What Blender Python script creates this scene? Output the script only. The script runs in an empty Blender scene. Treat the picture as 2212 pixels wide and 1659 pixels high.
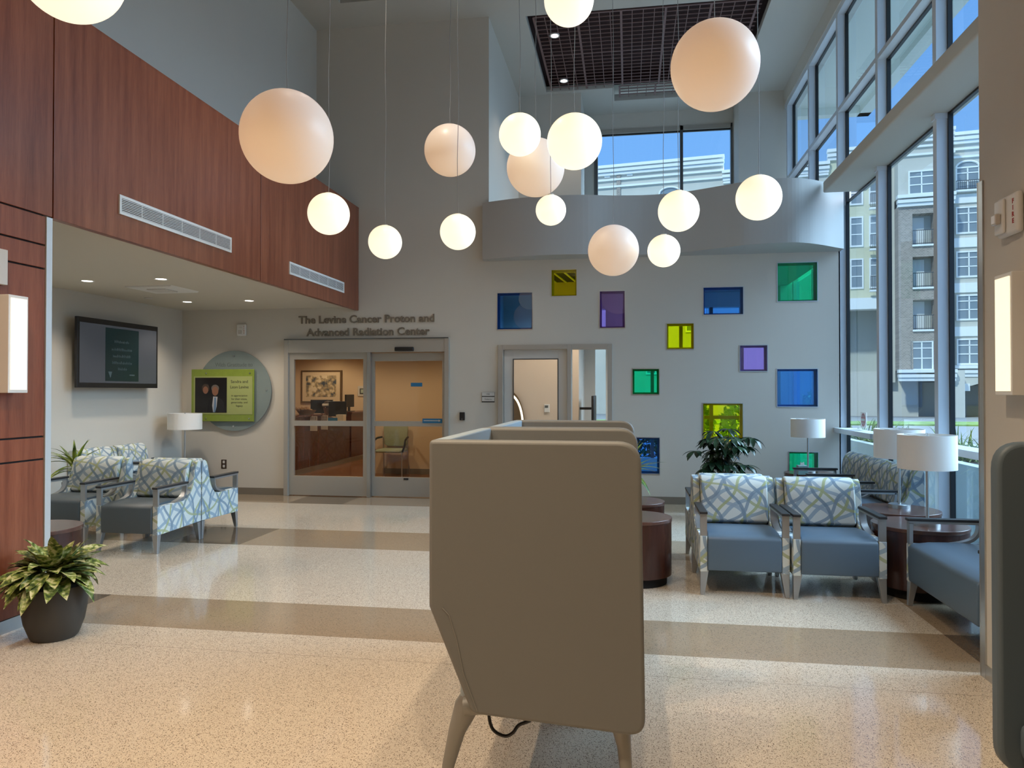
import bpy, bmesh, math, random
from mathutils import Vector, Matrix
PI = math.pi
R = math.radians
sc = bpy.context.scene
COL = sc.collection

# ---------------------------------------------------------------- camera
F_PX = 1580.0
PITCH = math.atan(17.5 / F_PX)
YAW = math.atan(251.0 / F_PX)
cam_d = bpy.data.cameras.new('camera')
cam_d.sensor_fit = 'HORIZONTAL'
cam_d.sensor_width = 36.0
cam_d.lens = 36.0 * F_PX / 2212.0
cam_d.clip_end = 400
cam = bpy.data.objects.new('camera', cam_d)
COL.objects.link(cam)
cam.location = (0, 0, 1.52)
cam.rotation_euler = (PI / 2 + PITCH, 0, YAW)
sc.camera = cam

# ---------------------------------------------------------------- colour management
sc.view_settings.view_transform = 'Standard'
sc.view_settings.look = 'None'
sc.view_settings.gamma = 1.0
sc.view_settings.use_curve_mapping = False
sc.view_settings.exposure = 0.2
sc.cycles.use_denoising = True
sc.cycles.max_bounces = 10
sc.cycles.diffuse_bounces = 5
sc.cycles.transparent_max_bounces = 16
sc.cycles.sample_clamp_indirect = 6.0

# ---------------------------------------------------------------- world
world = bpy.data.worlds.new('world')
sc.world = world
world.use_nodes = True
wn = world.node_tree.nodes
wl = world.node_tree.links
bg = wn['Background']
# clear sky: deep blue dome, plus an unseen bright lobe added high on the window side to light the hall
geo = wn.new('ShaderNodeTexCoord'); sep = wn.new('ShaderNodeSeparateXYZ')
wl.new(geo.outputs['Generated'], sep.inputs[0])
ramp = wn.new('ShaderNodeValToRGB')
ramp.color_ramp.elements[0].position = 0.0; ramp.color_ramp.elements[0].color = (.34, .61, 1.06, 1)
ramp.color_ramp.elements[1].position = 0.6; ramp.color_ramp.elements[1].color = (.18, .42, .96, 1)
e_ = ramp.color_ramp.elements.new(-0.0 + .0001); e_.color = (.34, .61, 1.06, 1)
wl.new(sep.outputs[2], ramp.inputs[0])
dotn = wn.new('ShaderNodeVectorMath'); dotn.operation = 'DOT_PRODUCT'
dotn.inputs[1].default_value = Vector((.80, .12, .72)).normalized()
wl.new(geo.outputs['Generated'], dotn.inputs[0])
lobe = wn.new('ShaderNodeMapRange'); lobe.interpolation_type = 'SMOOTHSTEP'
lobe.inputs['From Min'].default_value = .72; lobe.inputs['From Max'].default_value = .99
lobe.inputs['To Min'].default_value = 0; lobe.inputs['To Max'].default_value = 13.0
wl.new(dotn.outputs['Value'], lobe.inputs['Value'])
mxs = wn.new('ShaderNodeVectorMath'); mxs.operation = 'SCALE'; mxs.inputs[0].default_value = (.80, .95, 1.15)
wl.new(lobe.outputs[0], mxs.inputs['Scale'])
adds = wn.new('ShaderNodeVectorMath'); adds.operation = 'ADD'
wl.new(ramp.outputs[0], adds.inputs[0]); wl.new(mxs.outputs[0], adds.inputs[1])
wl.new(adds.outputs[0], bg.inputs[0])
bg.inputs[1].default_value = 0.95

# sun, high behind the building: it lights the street and the apartment block, not this hall
sd = bpy.data.lights.new('sun', 'SUN'); sd.energy = 3.0; sd.color = (1.0, .95, .86); sd.angle = R(3)
so = bpy.data.objects.new('sun', sd); COL.objects.link(so)
so.rotation_euler = Vector((.42, .62, -.72)).to_track_quat('-Z', 'Y').to_euler()

# ---------------------------------------------------------------- lamps of the room (energies)
K_GLOBE_BRIGHT = 2.0
K_GLOBE_DIM = 0.55
def spot(loc, power, size=110, col=(1.0, 0.80, 0.58), blend=0.6, rad=0.05, aim=None):
    d = bpy.data.lights.new('downlight_lamp', 'SPOT')
    d.energy = power; d.spot_size = R(size); d.spot_blend = blend
    d.color = col; d.shadow_soft_size = rad
    o = bpy.data.objects.new('downlight_lamp', d); COL.objects.link(o)
    o.location = loc
    if aim is not None:
        o.rotation_euler = (Vector(aim) - Vector(loc)).to_track_quat('-Z', 'Y').to_euler()
    return o
WARM = (1.0, 0.79, 0.56)
NEUT = (1.0, 0.86, 0.70)
# alcove downlights
for x, y in ((-5.94, 7.28), (-5.04, 7.28), (-5.96, 9.18), (-5.06, 9.20), (-5.5, 5.6)):
    spot((x, y, 2.74), 50, 125, NEUT)
# entrance ceiling downlights over the camera (the low ceiling before the tall hall)
for x in (-2.9, -1.4, 0.0):
    for y in (2.6, 0.6):
        spot((x, y, 4.27), 150, 118, WARM)
# hall ceiling downlights in the far wood grid
for x, y in ((-1.08, 10.87), (-1.08, 12.48)):
    spot((x, y, 6.83), 60, 80, NEUT)
for x, y in ((-2.5, 7.2), (0.6, 7.6), (0.6, 5.2), (-2.5, 5.2)):  # unseen spots added to light the hall; right pair outside any grid
    spot((x, y, 6.95), 230, 84, NEUT)
# reception ceiling lights
for x, y in ((-5.2, 11.8), (-3.6, 11.6), (-5.4, 14.5), (-7.4, 13.5), (-7.2, 16.2), (-5.4, 16.2)):
    spot((x, y, 2.66), 44, 150, (1.0, 0.76, 0.48))
# pediatric room lights
for x, y in ((-1.0, 11.3), (0.6, 11.4), (1.9, 12.6)):
    spot((x, y, 3.2), 75, 150, (1.0, 0.86, 0.70))

# ================================================================ helpers
class MB:
    def __init__(self):
        self.v = []; self.f = []; self.m = []
    def quad(self, a, b, c, d, m=0):
        n = len(self.v); self.v += [tuple(a), tuple(b), tuple(c), tuple(d)]
        self.f.append((n, n + 1, n + 2, n + 3)); self.m.append(m)
        return self
    def box(self, x0, x1, y0, y1, z0, z1, m=0):
        if x1 < x0: x0, x1 = x1, x0
        if y1 < y0: y0, y1 = y1, y0
        if z1 < z0: z0, z1 = z1, z0
        n = len(self.v)
        self.v += [(x0, y0, z0), (x1, y0, z0), (x1, y1, z0), (x0, y1, z0), (x0, y0, z1), (x1, y0, z1), (x1, y1, z1), (x0, y1, z1)]
        for q in ((0, 3, 2, 1), (4, 5, 6, 7), (0, 1, 5, 4), (1, 2, 6, 5), (2, 3, 7, 6), (3, 0, 4, 7)):
            self.f.append(tuple(n + i for i in q)); self.m.append(m)
        return self
    def prism(self, poly, axis, a0, a1, m=0):
        """poly = 2D outline; axis 'x': poly=(y,z); 'y': poly=(x,z); 'z': poly=(x,y)"""
        n = len(self.v); k = len(poly)
        def P(p, a):
            return {'x': (a, p[0], p[1]), 'y': (p[0], a, p[1]), 'z': (p[0], p[1], a)}[axis]
        self.v += [P(p, a0) for p in poly] + [P(p, a1) for p in poly]
        self.f.append(tuple(n + i for i in range(k))); self.m.append(m)
        self.f.append(tuple(n + k + i for i in reversed(range(k)))); self.m.append(m)
        for i in range(k):
            j = (i + 1) % k
            self.f.append((n + i, n + k + i, n + k + j, n + j)); self.m.append(m)
        return self
    def lathe(self, prof, cx, cy, n=40, m=0, sx=1, sy=1):
        b = len(self.v); k = len(prof)
        for i in range(n):
            a = 2 * PI * i / n
            for r, z in prof:
                self.v.append((cx + r * sx * math.cos(a), cy + r * sy * math.sin(a), z))
        for i in range(n):
            j = (i + 1) % n
            for q in range(k - 1):
                self.f.append((b + i * k + q, b + j * k + q, b + j * k + q + 1, b + i * k + q + 1)); self.m.append(m)
        for q in (0, k - 1):
            if prof[q][0] > 1e-5:
                ring = [b + i * k + q for i in range(n)]
                self.f.append(tuple(ring if q else ring[::-1])); self.m.append(m)
        return self
    def cyl(self, cx, cy, z0, z1, r, n=40, m=0):
        return self.lathe([(r, z0), (r, z1)], cx, cy, n, m)
    def disc(self, axis, c, r, a0, a1, n=48, m=0):
        p = [(c[0] + r * math.cos(2 * PI * i / n), c[1] + r * math.sin(2 * PI * i / n)) for i in range(n)]
        return self.prism(p, axis, a0, a1, m)
    def tube(self, pts, r, n=8, m=0, flat=None):
        pts = [Vector(p) for p in pts]; b = len(self.v)
        rr = r if isinstance(r, (list, tuple)) else [r] * len(pts)
        up = None
        for i, p in enumerate(pts):
            t = (pts[min(i + 1, len(pts) - 1)] - pts[max(i - 1, 0)]).normalized()
            if up is None:
                up = Vector((0, 0, 1)) if abs(t.z) < .9 else Vector((1, 0, 0))
            s = t.cross(up).normalized(); up = s.cross(t).normalized()
            for q in range(n):
                a = 2 * PI * q / n
                self.v.append(tuple(p + s * math.cos(a) * rr[i] + up * math.sin(a) * rr[i]))
        for i in range(len(pts) - 1):
            for q in range(n):
                w = (q + 1) % n
                self.f.append((b + i * n + q, b + i * n + w, b + (i + 1) * n + w, b + (i + 1) * n + q)); self.m.append(m)
        self.f.append(tuple(b + q for q in range(n))[::-1]); self.m.append(m)
        e = b + (len(pts) - 1) * n
        self.f.append(tuple(e + q for q in range(n))); self.m.append(m)
        return self
    def build(self, name, mat, parent=None, smooth=False, bevel=0, seg=2, uv=False, subd=0, local=False, recalc=True):
        me = bpy.data.meshes.new(name)
        off = Vector((0, 0, 0))
        if parent is not None and not local:
            off = wloc(parent)
        me.from_pydata([(a - off.x, b - off.y, c - off.z) for a, b, c in self.v], [], self.f)
        mats = mat if isinstance(mat, (list, tuple)) else [mat]
        for mt in mats: me.materials.append(mt)
        for p, mi in zip(me.polygons, self.m): p.material_index = mi
        if recalc:
            bm = bmesh.new(); bm.from_mesh(me)
            bmesh.ops.recalc_face_normals(bm, faces=bm.faces[:]); bm.to_mesh(me); bm.free()
        if smooth:
            for p in me.polygons: p.use_smooth = True
            if hasattr(me, 'set_sharp_from_angle'): me.set_sharp_from_angle(angle=R(38))
        if uv:
            ul = me.uv_layers.new(name='UVMap')
            for p in me.polygons:
                n = p.normal
                for li in p.loop_indices:
                    c = me.vertices[me.loops[li].vertex_index].co
                    if abs(n.x) > .75: ul.data[li].uv = (c.y + .13, c.z)
                    else: ul.data[li].uv = (c.x, c.z + c.y * (1 if n.y <= 0.3 else -1))
        me.update()
        o = bpy.data.objects.new(name, me); COL.objects.link(o)
        if parent is not None: o.parent = parent
        if bevel:
            md = o.modifiers.new('bevel', 'BEVEL'); md.width = bevel; md.segments = seg; md.limit_method = 'ANGLE'; md.angle_limit = R(40)
            if smooth or bevel > .008:
                for p in me.polygons: p.use_smooth = True
                md.harden_normals = False
        if subd:
            md = o.modifiers.new('sub', 'SUBSURF'); md.levels = subd; md.render_levels = subd
        return o
def wloc(o):
    v = Vector((0, 0, 0))
    while o is not None:
        v += o.location; o = o.parent
    return v
def tag(o, label, cat=None, group=None, kind=None):
    if label: o['label'] = label
    if cat: o['category'] = cat
    if group: o['group'] = group
    if kind: o['kind'] = kind
    return o
def thing(name, label, cat, loc=(0, 0, 0), rz=0, group=None):
    o = bpy.data.objects.new(name, None); COL.objects.link(o)
    o.location = loc; o.rotation_euler = (0, 0, rz); o.empty_display_size = .1
    return tag(o, label, cat, group)
def struct(name, loc=(0, 0, 0)):
    o = bpy.data.objects.new(name, None); COL.objects.link(o); o.location = loc
    o.empty_display_size = .1
    o['kind'] = 'structure'
    return o
def S(name, mb, mat, **k):
    o = mb.build(name, mat, **k); o['kind'] = 'structure'; return o
def copy_tree(o, parent=None):
    c = o.copy(); COL.objects.link(c); c.parent = parent
    for ch in o.children: copy_tree(ch, c)
    return c
def text(name, s, size, loc, rot, mat, parent, extrude=.002, align='CENTER', bold=0.0, fit=None, spacing=1.0):
    cu = bpy.data.curves.new(name, 'FONT'); cu.body = s; cu.size = size; cu.extrude = extrude
    cu.align_x = align; cu.offset = bold; cu.space_character = spacing; cu.resolution_u = 3
    t = bpy.data.objects.new(name, cu); COL.objects.link(t)
    bpy.context.view_layer.update()
    me = bpy.data.meshes.new_from_object(t.evaluated_get(bpy.context.evaluated_depsgraph_get()))
    COL.objects.unlink(t); bpy.data.objects.remove(t)
    if fit:
        xs = [v.co.x for v in me.vertices]; w = max(xs) - min(xs)
        for v in me.vertices: v.co.x *= fit / w
    me.materials.clear(); me.materials.append(mat)
    o = bpy.data.objects.new(name, me); COL.objects.link(o)
    if parent is not None: o.parent = parent; off = wloc(parent)
    else: off = Vector((0, 0, 0))
    o.location = Vector(loc) - off; o.rotation_euler = rot
    return o
FRONT = (PI / 2, 0, 0)          # reads towards -Y
EAST = (PI / 2, 0, PI / 2)      # reads towards +X
WEST = (PI / 2, 0, -PI / 2)     # reads towards -X

# ================================================================ materials
def newmat(name):
    m = bpy.data.materials.new(name); m.use_nodes = True
    nt = m.node_tree
    return m, nt, nt.nodes, nt.links, nt.nodes['Principled BSDF']
def pmat(name, col, rough=.6, metal=0, spec=.5, emis=None, es=0, noise=0, nscale=8, bump=0, bscale=200):
    m, nt, N, L, b = newmat(name)
    b.inputs['Base Color'].default_value = (*col, 1); b.inputs['Roughness'].default_value = rough
    b.inputs['Metallic'].default_value = metal; b.inputs['Specular IOR Level'].default_value = spec
    if emis:
        b.inputs['Emission Color'].default_value = (*emis, 1); b.inputs['Emission Strength'].default_value = es
    tc = None
    if noise or bump:
        tc = N.new('ShaderNodeTexCoord')
    if noise:
        nz = N.new('ShaderNodeTexNoise'); nz.inputs['Scale'].default_value = nscale; nz.inputs['Detail'].default_value = 4
        L.new(tc.outputs['Object'], nz.inputs['Vector'])
        cr = N.new('ShaderNodeMix'); cr.data_type = 'RGBA'
        cr.inputs['A'].default_value = (*[max(0, c * (1 - noise)) for c in col], 1)
        cr.inputs['B'].default_value = (*[min(1, c * (1 + noise)) for c in col], 1)
        L.new(nz.outputs['Fac'], cr.inputs['Factor']); L.new(cr.outputs['Result'], b.inputs['Base Color'])
    if bump:
        nz = N.new('ShaderNodeTexNoise'); nz.inputs['Scale'].default_value = bscale; nz.inputs['Detail'].default_value = 2
        L.new(tc.outputs['Object'], nz.inputs['Vector'])
        bp = N.new('ShaderNodeBump'); bp.inputs['Strength'].default_value = bump; bp.inputs['Distance'].default_value = .002
        L.new(nz.outputs['Fac'], bp.inputs['Height']); L.new(bp.outputs['Normal'], b.inputs['Normal'])
    return m
def emat(name, col, s):
    m, nt, N, L, b = newmat(name)
    b.inputs['Base Color'].default_value = (.8, .8, .78, 1)
    b.inputs['Roughness'].default_value = .35
    b.inputs['Emission Color'].default_value = (*col, 1); b.inputs['Emission Strength'].default_value = s
    return m
def glass(name, tint, refl=1.0, ior=1.45, rough=0.0):
    m, nt, N, L, b = newmat(name); N.remove(b)
    out = N['Material Output']
    tr = N.new('ShaderNodeBsdfTransparent'); tr.inputs[0].default_value = (*tint, 1)
    gl = N.new('ShaderNodeBsdfGlossy'); gl.inputs['Roughness'].default_value = rough; gl.inputs['Color'].default_value = (refl, refl, refl, 1)
    geo = N.new('ShaderNodeNewGeometry')
    dt = N.new('ShaderNodeVectorMath'); dt.operation = 'DOT_PRODUCT'
    L.new(geo.outputs['Incoming'], dt.inputs[0]); L.new(geo.outputs['Normal'], dt.inputs[1])
    def mth(op, x, y=None):
        n = N.new('ShaderNodeMath'); n.operation = op
        for i, q in enumerate((x, y)):
            if q is None: continue
            if isinstance(q, (int, float)): n.inputs[i].default_value = q
            else: L.new(q, n.inputs[i])
        return n.outputs[0]
    f0 = ((ior - 1) / (ior + 1)) ** 2 * 1.6
    c5 = mth('POWER', mth('SUBTRACT', 1.0, mth('ABSOLUTE', dt.outputs['Value'])), 5.0)
    fac = mth('ADD', mth('MULTIPLY', c5, (1 - f0) * .8), f0)
    mx = N.new('ShaderNodeMixShader')
    L.new(fac, mx.inputs[0]); L.new(tr.outputs[0], mx.inputs[1]); L.new(gl.outputs[0], mx.inputs[2])
    L.new(mx.outputs[0], out.inputs[0])
    return m
def wood(name, dark, light, scale=1.0, rough=.35, axis='Z', horiz=False):
    m, nt, N, L, b = newmat(name)
    tc = N.new('ShaderNodeTexCoord'); mp = N.new('ShaderNodeMapping')
    s = {'Z': (9, 9, .55), 'X': (.55, 9, 9), 'Y': (9, .55, 9)}[axis]
    mp.inputs['Scale'].default_value = [q * scale for q in s]
    L.new(tc.outputs['Object'], mp.inputs[0])
    n1 = N.new('ShaderNodeTexNoise'); n1.inputs['Scale'].default_value = 1.4; n1.inputs['Detail'].default_value = 8; n1.inputs['Roughness'].default_value = .62
    L.new(mp.outputs[0], n1.inputs['Vector'])
    mp2 = N.new('ShaderNodeMapping'); s2 = [q * scale * 7 for q in s]; mp2.inputs['Scale'].default_value = s2
    L.new(tc.outputs['Object'], mp2.inputs[0])
    n2 = N.new('ShaderNodeTexNoise'); n2.inputs['Scale'].default_value = 2.2; n2.inputs['Detail'].default_value = 3
    L.new(mp2.outputs[0], n2.inputs['Vector'])
    mm = N.new('ShaderNodeMath'); mm.operation = 'MULTIPLY_ADD'; mm.inputs[1].default_value = .28; 
    L.new(n2.outputs['Fac'], mm.inputs[0]); L.new(n1.outputs['Fac'], mm.inputs[2])
    cr = N.new('ShaderNodeValToRGB'); cr.color_ramp.elements[0].position = .45; cr.color_ramp.elements[1].position = .82
    cr.color_ramp.elements[0].color = (*dark, 1); cr.color_ramp.elements[1].color = (*light, 1)
    L.new(mm.outputs[0], cr.inputs[0]); L.new(cr.outputs[0], b.inputs['Base Color'])
    b.inputs['Roughness'].default_value = rough
    return m
def terrazzo(name, base, chip1, chip2, amt=.80):
    m, nt, N, L, b = newmat(name)
    tc = N.new('ShaderNodeTexCoord')
    prev = None
    bc = N.new('ShaderNodeTexNoise'); bc.inputs['Scale'].default_value = 60; bc.inputs['Detail'].default_value = 4
    L.new(tc.outputs['Object'], bc.inputs['Vector'])
    mx0 = N.new('ShaderNodeMix'); mx0.data_type = 'RGBA'
    mx0.inputs['A'].default_value = (*[c * .88 for c in base], 1); mx0.inputs['B'].default_value = (*[min(1, c * 1.1) for c in base], 1)
    L.new(bc.outputs['Fac'], mx0.inputs['Factor']); prev = mx0.outputs['Result']
    for scl, col, thr, rad in ((150, chip1, amt, .34), (230, chip2, amt - .05, .38), (90, tuple(min(1, c * 1.25) for c in base), .82, .3)):
        v = N.new('ShaderNodeTexVoronoi'); v.inputs['Scale'].default_value = scl
        L.new(tc.outputs['Object'], v.inputs['Vector'])
        sp = N.new('ShaderNodeSeparateColor'); L.new(v.outputs['Color'], sp.inputs[0])
        g = N.new('ShaderNodeMath'); g.operation = 'GREATER_THAN'; g.inputs[1].default_value = thr; L.new(sp.outputs[0], g.inputs[0])
        d = N.new('ShaderNodeMath'); d.operation = 'LESS_THAN'; d.inputs[1].default_value = rad; L.new(v.outputs['Distance'], d.inputs[0])
        mu = N.new('ShaderNodeMath'); mu.operation = 'MULTIPLY'; L.new(g.outputs[0], mu.inputs[0]); L.new(d.outputs[0], mu.inputs[1])
        mx = N.new('ShaderNodeMix'); mx.data_type = 'RGBA'; L.new(mu.outputs[0], mx.inputs['Factor']); L.new(prev, mx.inputs['A']); mx.inputs['B'].default_value = (*col, 1)
        prev = mx.outputs['Result']
    L.new(prev, b.inputs['Base Color'])
    b.inputs['Roughness'].default_value = .09; b.inputs['Specular IOR Level'].default_value = .55
    return m
def fabric(name):
    m, nt, N, L, b = newmat(name)
    uv = N.new('ShaderNodeUVMap'); sp = N.new('ShaderNodeSeparateXYZ'); L.new(uv.outputs[0], sp.inputs[0])
    def M(op, a, c=None, d=None):
        n = N.new('ShaderNodeMath'); n.operation = op
        for i, q in enumerate((a, c, d)):
            if q is None: continue
            if isinstance(q, (int, float)): n.inputs[i].default_value = q
            else: L.new(q, n.inputs[i])
        return n.outputs[0]
    rgb = N.new('ShaderNodeRGB'); rgb.outputs[0].default_value = (.60, .63, .60, 1)
    prev = rgb.outputs[0]
    fams = [(38, .150, .016, .34, .0, .032, (.26, .35, .43)), (-40, .165, .018, .30, 1.1, .032, (.29, .36, .43)),
            (62, .21, .022, .42, 2.0, .024, (.36, .39, .19)), (-66, .19, .020, .37, .4, .027, (.18, .25, .32)),
            (-28, .33, .03, .5, 2.7, .024, (.36, .385, .21)), (50, .27, .028, .4, 4.0, .028, (.20, .27, .34))]
    for ang, per, amp, wav, ph, w, col in fams:
        c, s = math.cos(R(ang)), math.sin(R(ang))
        p = M('ADD', M('MULTIPLY', sp.outputs[0], c), M('MULTIPLY', sp.outputs[1], s))
        q = M('ADD', M('MULTIPLY', sp.outputs[0], -s), M('MULTIPLY', sp.outputs[1], c))
        sn = M('SINE', M('MULTIPLY_ADD', p, 2 * PI / wav, ph))
        t = M('DIVIDE', M('MULTIPLY_ADD', sn, amp, q), per)
        f = M('FRACT', M('ADD', t, 20.0 + ph))
        a = M('ABSOLUTE', M('SUBTRACT', f, .5))
        k = M('LESS_THAN', a, w / per / 2)
        mx = N.new('ShaderNodeMix'); mx.data_type = 'RGBA'; mx.clamp_factor = True
        L.new(M('MULTIPLY', k, .86), mx.inputs['Factor']); L.new(prev, mx.inputs['A']); mx.inputs['B'].default_value = (*col, 1)
        prev = mx.outputs['Result']
    L.new(prev, b.inputs['Base Color']); b.inputs['Roughness'].default_value = .85; b.inputs['Specular IOR Level'].default_value = .2
    return m
def brickmat(name, c1, c2, mortar, scale=1.0):
    m, nt, N, L, b = newmat(name)
    tc = N.new('ShaderNodeTexCoord'); mp = N.new('ShaderNodeMapping'); mp.inputs['Rotation'].default_value = (PI / 2, 0, 0)
    br = N.new('ShaderNodeTexBrick'); br.inputs['Color1'].default_value = (*c1, 1); br.inputs['Color2'].default_value = (*c2, 1); br.inputs['Mortar'].default_value = (*mortar, 1)
    br.inputs['Scale'].default_value = 3.2 * scale; br.inputs['Mortar Size'].default_value = .015
    L.new(tc.outputs['Object'], mp.inputs[0]); L.new(mp.outputs[0], br.inputs[0]); L.new(br.outputs[0], b.inputs['Base Color'])
    b.inputs['Roughness'].default_value = .9
    return m
def leafmat(name, c1, c2, c3=None, scale=14, rough=.4, thr=.5):
    m, nt, N, L, b = newmat(name)
    tc = N.new('ShaderNodeTexCoord'); nz = N.new('ShaderNodeTexNoise'); nz.inputs['Scale'].default_value = scale; nz.inputs['Detail'].default_value = 5
    L.new(tc.outputs['Object'], nz.inputs['Vector'])
    cr = N.new('ShaderNodeValToRGB'); cr.color_ramp.elements[0].position = thr - .07; cr.color_ramp.elements[1].position = thr + .07
    cr.color_ramp.elements[0].color = (*c1, 1); cr.color_ramp.elements[1].color = (*c2, 1)
    if c3:
        e = cr.color_ramp.elements.new(min(.98, thr + .14)); e.color = (*c3, 1)
    L.new(nz.outputs['Fac'], cr.inputs[0]); L.new(cr.outputs[0], b.inputs['Base Color']); b.inputs['Roughness'].default_value = rough
    return m

M = {}
M['wall'] = pmat('wall_paint', (.585, .55, .485), .75, spec=.3, noise=.02, nscale=2)
M['ceil'] = pmat('ceiling_paint', (.52, .50, .45), .85, spec=.2)
M['alcove_ceil'] = pmat('alcove_ceiling_paint', (.60, .56, .48), .85, spec=.2)
M['balc'] = pmat('balcony_paint', (.44, .44, .43), .7, spec=.3)
M['beige'] = pmat('beige_wall_paint', (.66, .52, .36), .8, spec=.2)
M['cherry'] = wood('cherry_veneer', (.160, .041, .018), (.300, .095, .045), 1.0, .33)
M['seam'] = pmat('dark_reveal', (.012, .006, .004), .8)
M['steel'] = pmat('brushed_steel', (.55, .56, .56), .32, 1.0, noise=.04, nscale=30)
M['alu'] = pmat('satin_aluminium', (.44, .41, .36), .45, .35)
M['alu_light'] = pmat('pale_mullion_metal', (.62, .66, .70), .45, .15)
M['dark_steel'] = pmat('dark_steel', (.16, .17, .17), .4, .8)
M['chairmetal'] = pmat('silver_chair_frame', (.42, .43, .44), .38, .8)
M['black'] = pmat('black_plastic', (.012, .012, .013), .4)
M['armcap'] = pmat('black_arm_cap', (.02, .02, .022), .45)
M['matblack'] = pmat('matt_black', (.006, .006, .006), .9)
M['tz_light'] = terrazzo('terrazzo_cream', (.62, .54, .44), (.075, .045, .028), (.16, .11, .07), .69)
M['tz_brown'] = terrazzo('terrazzo_tan', (.33, .25, .17), (.09, .06, .04), (.40, .33, .24), .76)
M['tz_dark'] = terrazzo('terrazzo_dark_brown', (.135, .098, .062), (.04, .028, .02), (.26, .20, .14), .78)
M['joint'] = pmat('floor_joint', (.16, .12, .08), .5)
M['tz_orange'] = wood('reception_floor_wood', (.20, .085, .035), (.34, .15, .065), .6, .2, 'X')
M['base'] = pmat('grey_rubber_base', (.20, .17, .13), .5)
M['win'] = glass('clear_window_glass', (.68, .86, .92), .9, 1.42)
M['door_glass'] = glass('door_glass', (.86, .86, .84), .8, 1.40)
M['blue_g'] = glass('blue_glass', (.05, .26, .78), .55, 1.45)
M['green_g'] = glass('green_glass', (.01, .66, .28), .55, 1.45)
M['yellow_g'] = glass('yellow_glass', (.90, .88, .005), .5, 1.45)
M['purple_g'] = glass('purple_glass', (.38, .24, .78), .6, 1.5)
M['vinyl'] = pmat('slate_blue_vinyl', (.088, .135, .190), .42, spec=.5, bump=.15, bscale=300)
M['vinyl_grey'] = pmat('dark_grey_blue_vinyl', (.075, .095, .11), .45, bump=.15, bscale=300)
M['fabric'] = fabric('ribbon_pattern_fabric')
M['taupe'] = pmat('taupe_vinyl', (.172, .176, .170), .48, spec=.4, bump=.12, bscale=400)
M['lit_blue_in'] = pmat('window_lit_lining', (.30, .36, .40), .5, spec=.4)  # blue of the window light put into the lining colour
M['bluegrey'] = pmat('blue_grey_vinyl', (.080, .108, .130), .5, spec=.4)
M['podleg'] = pmat('taupe_cast_leg', (.25, .245, .225), .45, .2)
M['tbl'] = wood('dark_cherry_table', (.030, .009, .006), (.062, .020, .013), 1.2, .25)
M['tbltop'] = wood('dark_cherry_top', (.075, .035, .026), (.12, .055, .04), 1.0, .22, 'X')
M['shade'] = pmat('white_linen_shade', (.90, .88, .84), .85, spec=.2, bump=.2, bscale=500)
M['white'] = pmat('white_enamel', (.72, .71, .68), .45)
M['plate'] = pmat('pale_plate', (.60, .58, .54), .4)
M['sconce_glass'] = emat('sconce_diffuser', (1.0, .84, .56), .92)
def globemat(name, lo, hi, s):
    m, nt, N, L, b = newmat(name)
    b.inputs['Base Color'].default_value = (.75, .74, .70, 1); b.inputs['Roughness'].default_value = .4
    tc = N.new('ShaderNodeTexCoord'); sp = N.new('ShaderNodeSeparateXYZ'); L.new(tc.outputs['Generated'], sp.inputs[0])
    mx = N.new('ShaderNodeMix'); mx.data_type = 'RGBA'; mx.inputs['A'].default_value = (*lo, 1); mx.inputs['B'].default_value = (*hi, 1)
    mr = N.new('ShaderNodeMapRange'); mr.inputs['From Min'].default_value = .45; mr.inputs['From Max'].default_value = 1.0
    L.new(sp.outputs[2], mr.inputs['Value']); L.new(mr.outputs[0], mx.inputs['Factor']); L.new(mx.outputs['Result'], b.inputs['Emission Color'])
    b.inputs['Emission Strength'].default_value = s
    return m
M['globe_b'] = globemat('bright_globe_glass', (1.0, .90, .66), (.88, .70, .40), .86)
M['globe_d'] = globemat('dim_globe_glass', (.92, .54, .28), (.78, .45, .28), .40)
M['led'] = emat('downlight_lens', (1.0, .93, .82), 6.0)
M['cord'] = pmat('grey_cord', (.30, .29, .27), .5)
M['grid'] = pmat('ceiling_grid_wood', (.19, .11, .10), .6)
M['grid_back'] = pmat('grid_cavity', (.030, .009, .007), .9)
M['pot'] = pmat('charcoal_planter', (.045, .043, .038), .5, spec=.4)
M['soil'] = pmat('soil', (.025, .018, .012), .95, noise=.4, nscale=60)
M['agla'] = leafmat('variegated_leaf', (.030, .060, .012), (.22, .28, .06), (.50, .50, .28), 34, .45, .46)
M['schef'] = leafmat('umbrella_leaf', (.012, .030, .014), (.030, .065, .030), None, 6, .25)
M['drac'] = leafmat('dracaena_leaf', (.045, .095, .012), (.24, .30, .035), None, 7, .4)
M['stem'] = pmat('plant_stem', (.06, .06, .03), .7)
M['hedge'] = leafmat('hedge_leaf', (.10, .20, .03), (.50, .66, .16), None, 3, .6)
M['hedge_dark'] = leafmat('dark_bush_leaf', (.03, .07, .02), (.12, .22, .06), None, 4, .5)
M['grass'] = leafmat('ornamental_grass', (.12, .19, .05), (.45, .50, .20), None, 5, .6)
M['stucco'] = pmat('beige_stucco', (.54, .52, .46), .9, noise=.05, nscale=2)
M['cream'] = pmat('cream_stucco', (.60, .58, .42), .9, noise=.05, nscale=2)
M['trimw'] = pmat('white_trim', (.74, .76, .76), .7)
M['brick'] = brickmat('grey_brown_brick', (.23, .19, .16), (.33, .27, .23), (.50, .47, .42), .9)
M['paneout'] = pmat('apartment_window_glass', (.20, .24, .27), .15, spec=.6)
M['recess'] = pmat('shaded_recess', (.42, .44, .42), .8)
M['rail'] = pmat('dark_railing', (.04, .05, .06), .5)
M['asph'] = pmat('asphalt', (.20, .20, .20), .9, noise=.1)
M['conc'] = pmat('pale_concrete', (.44, .47, .46), .8, noise=.04)
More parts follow.
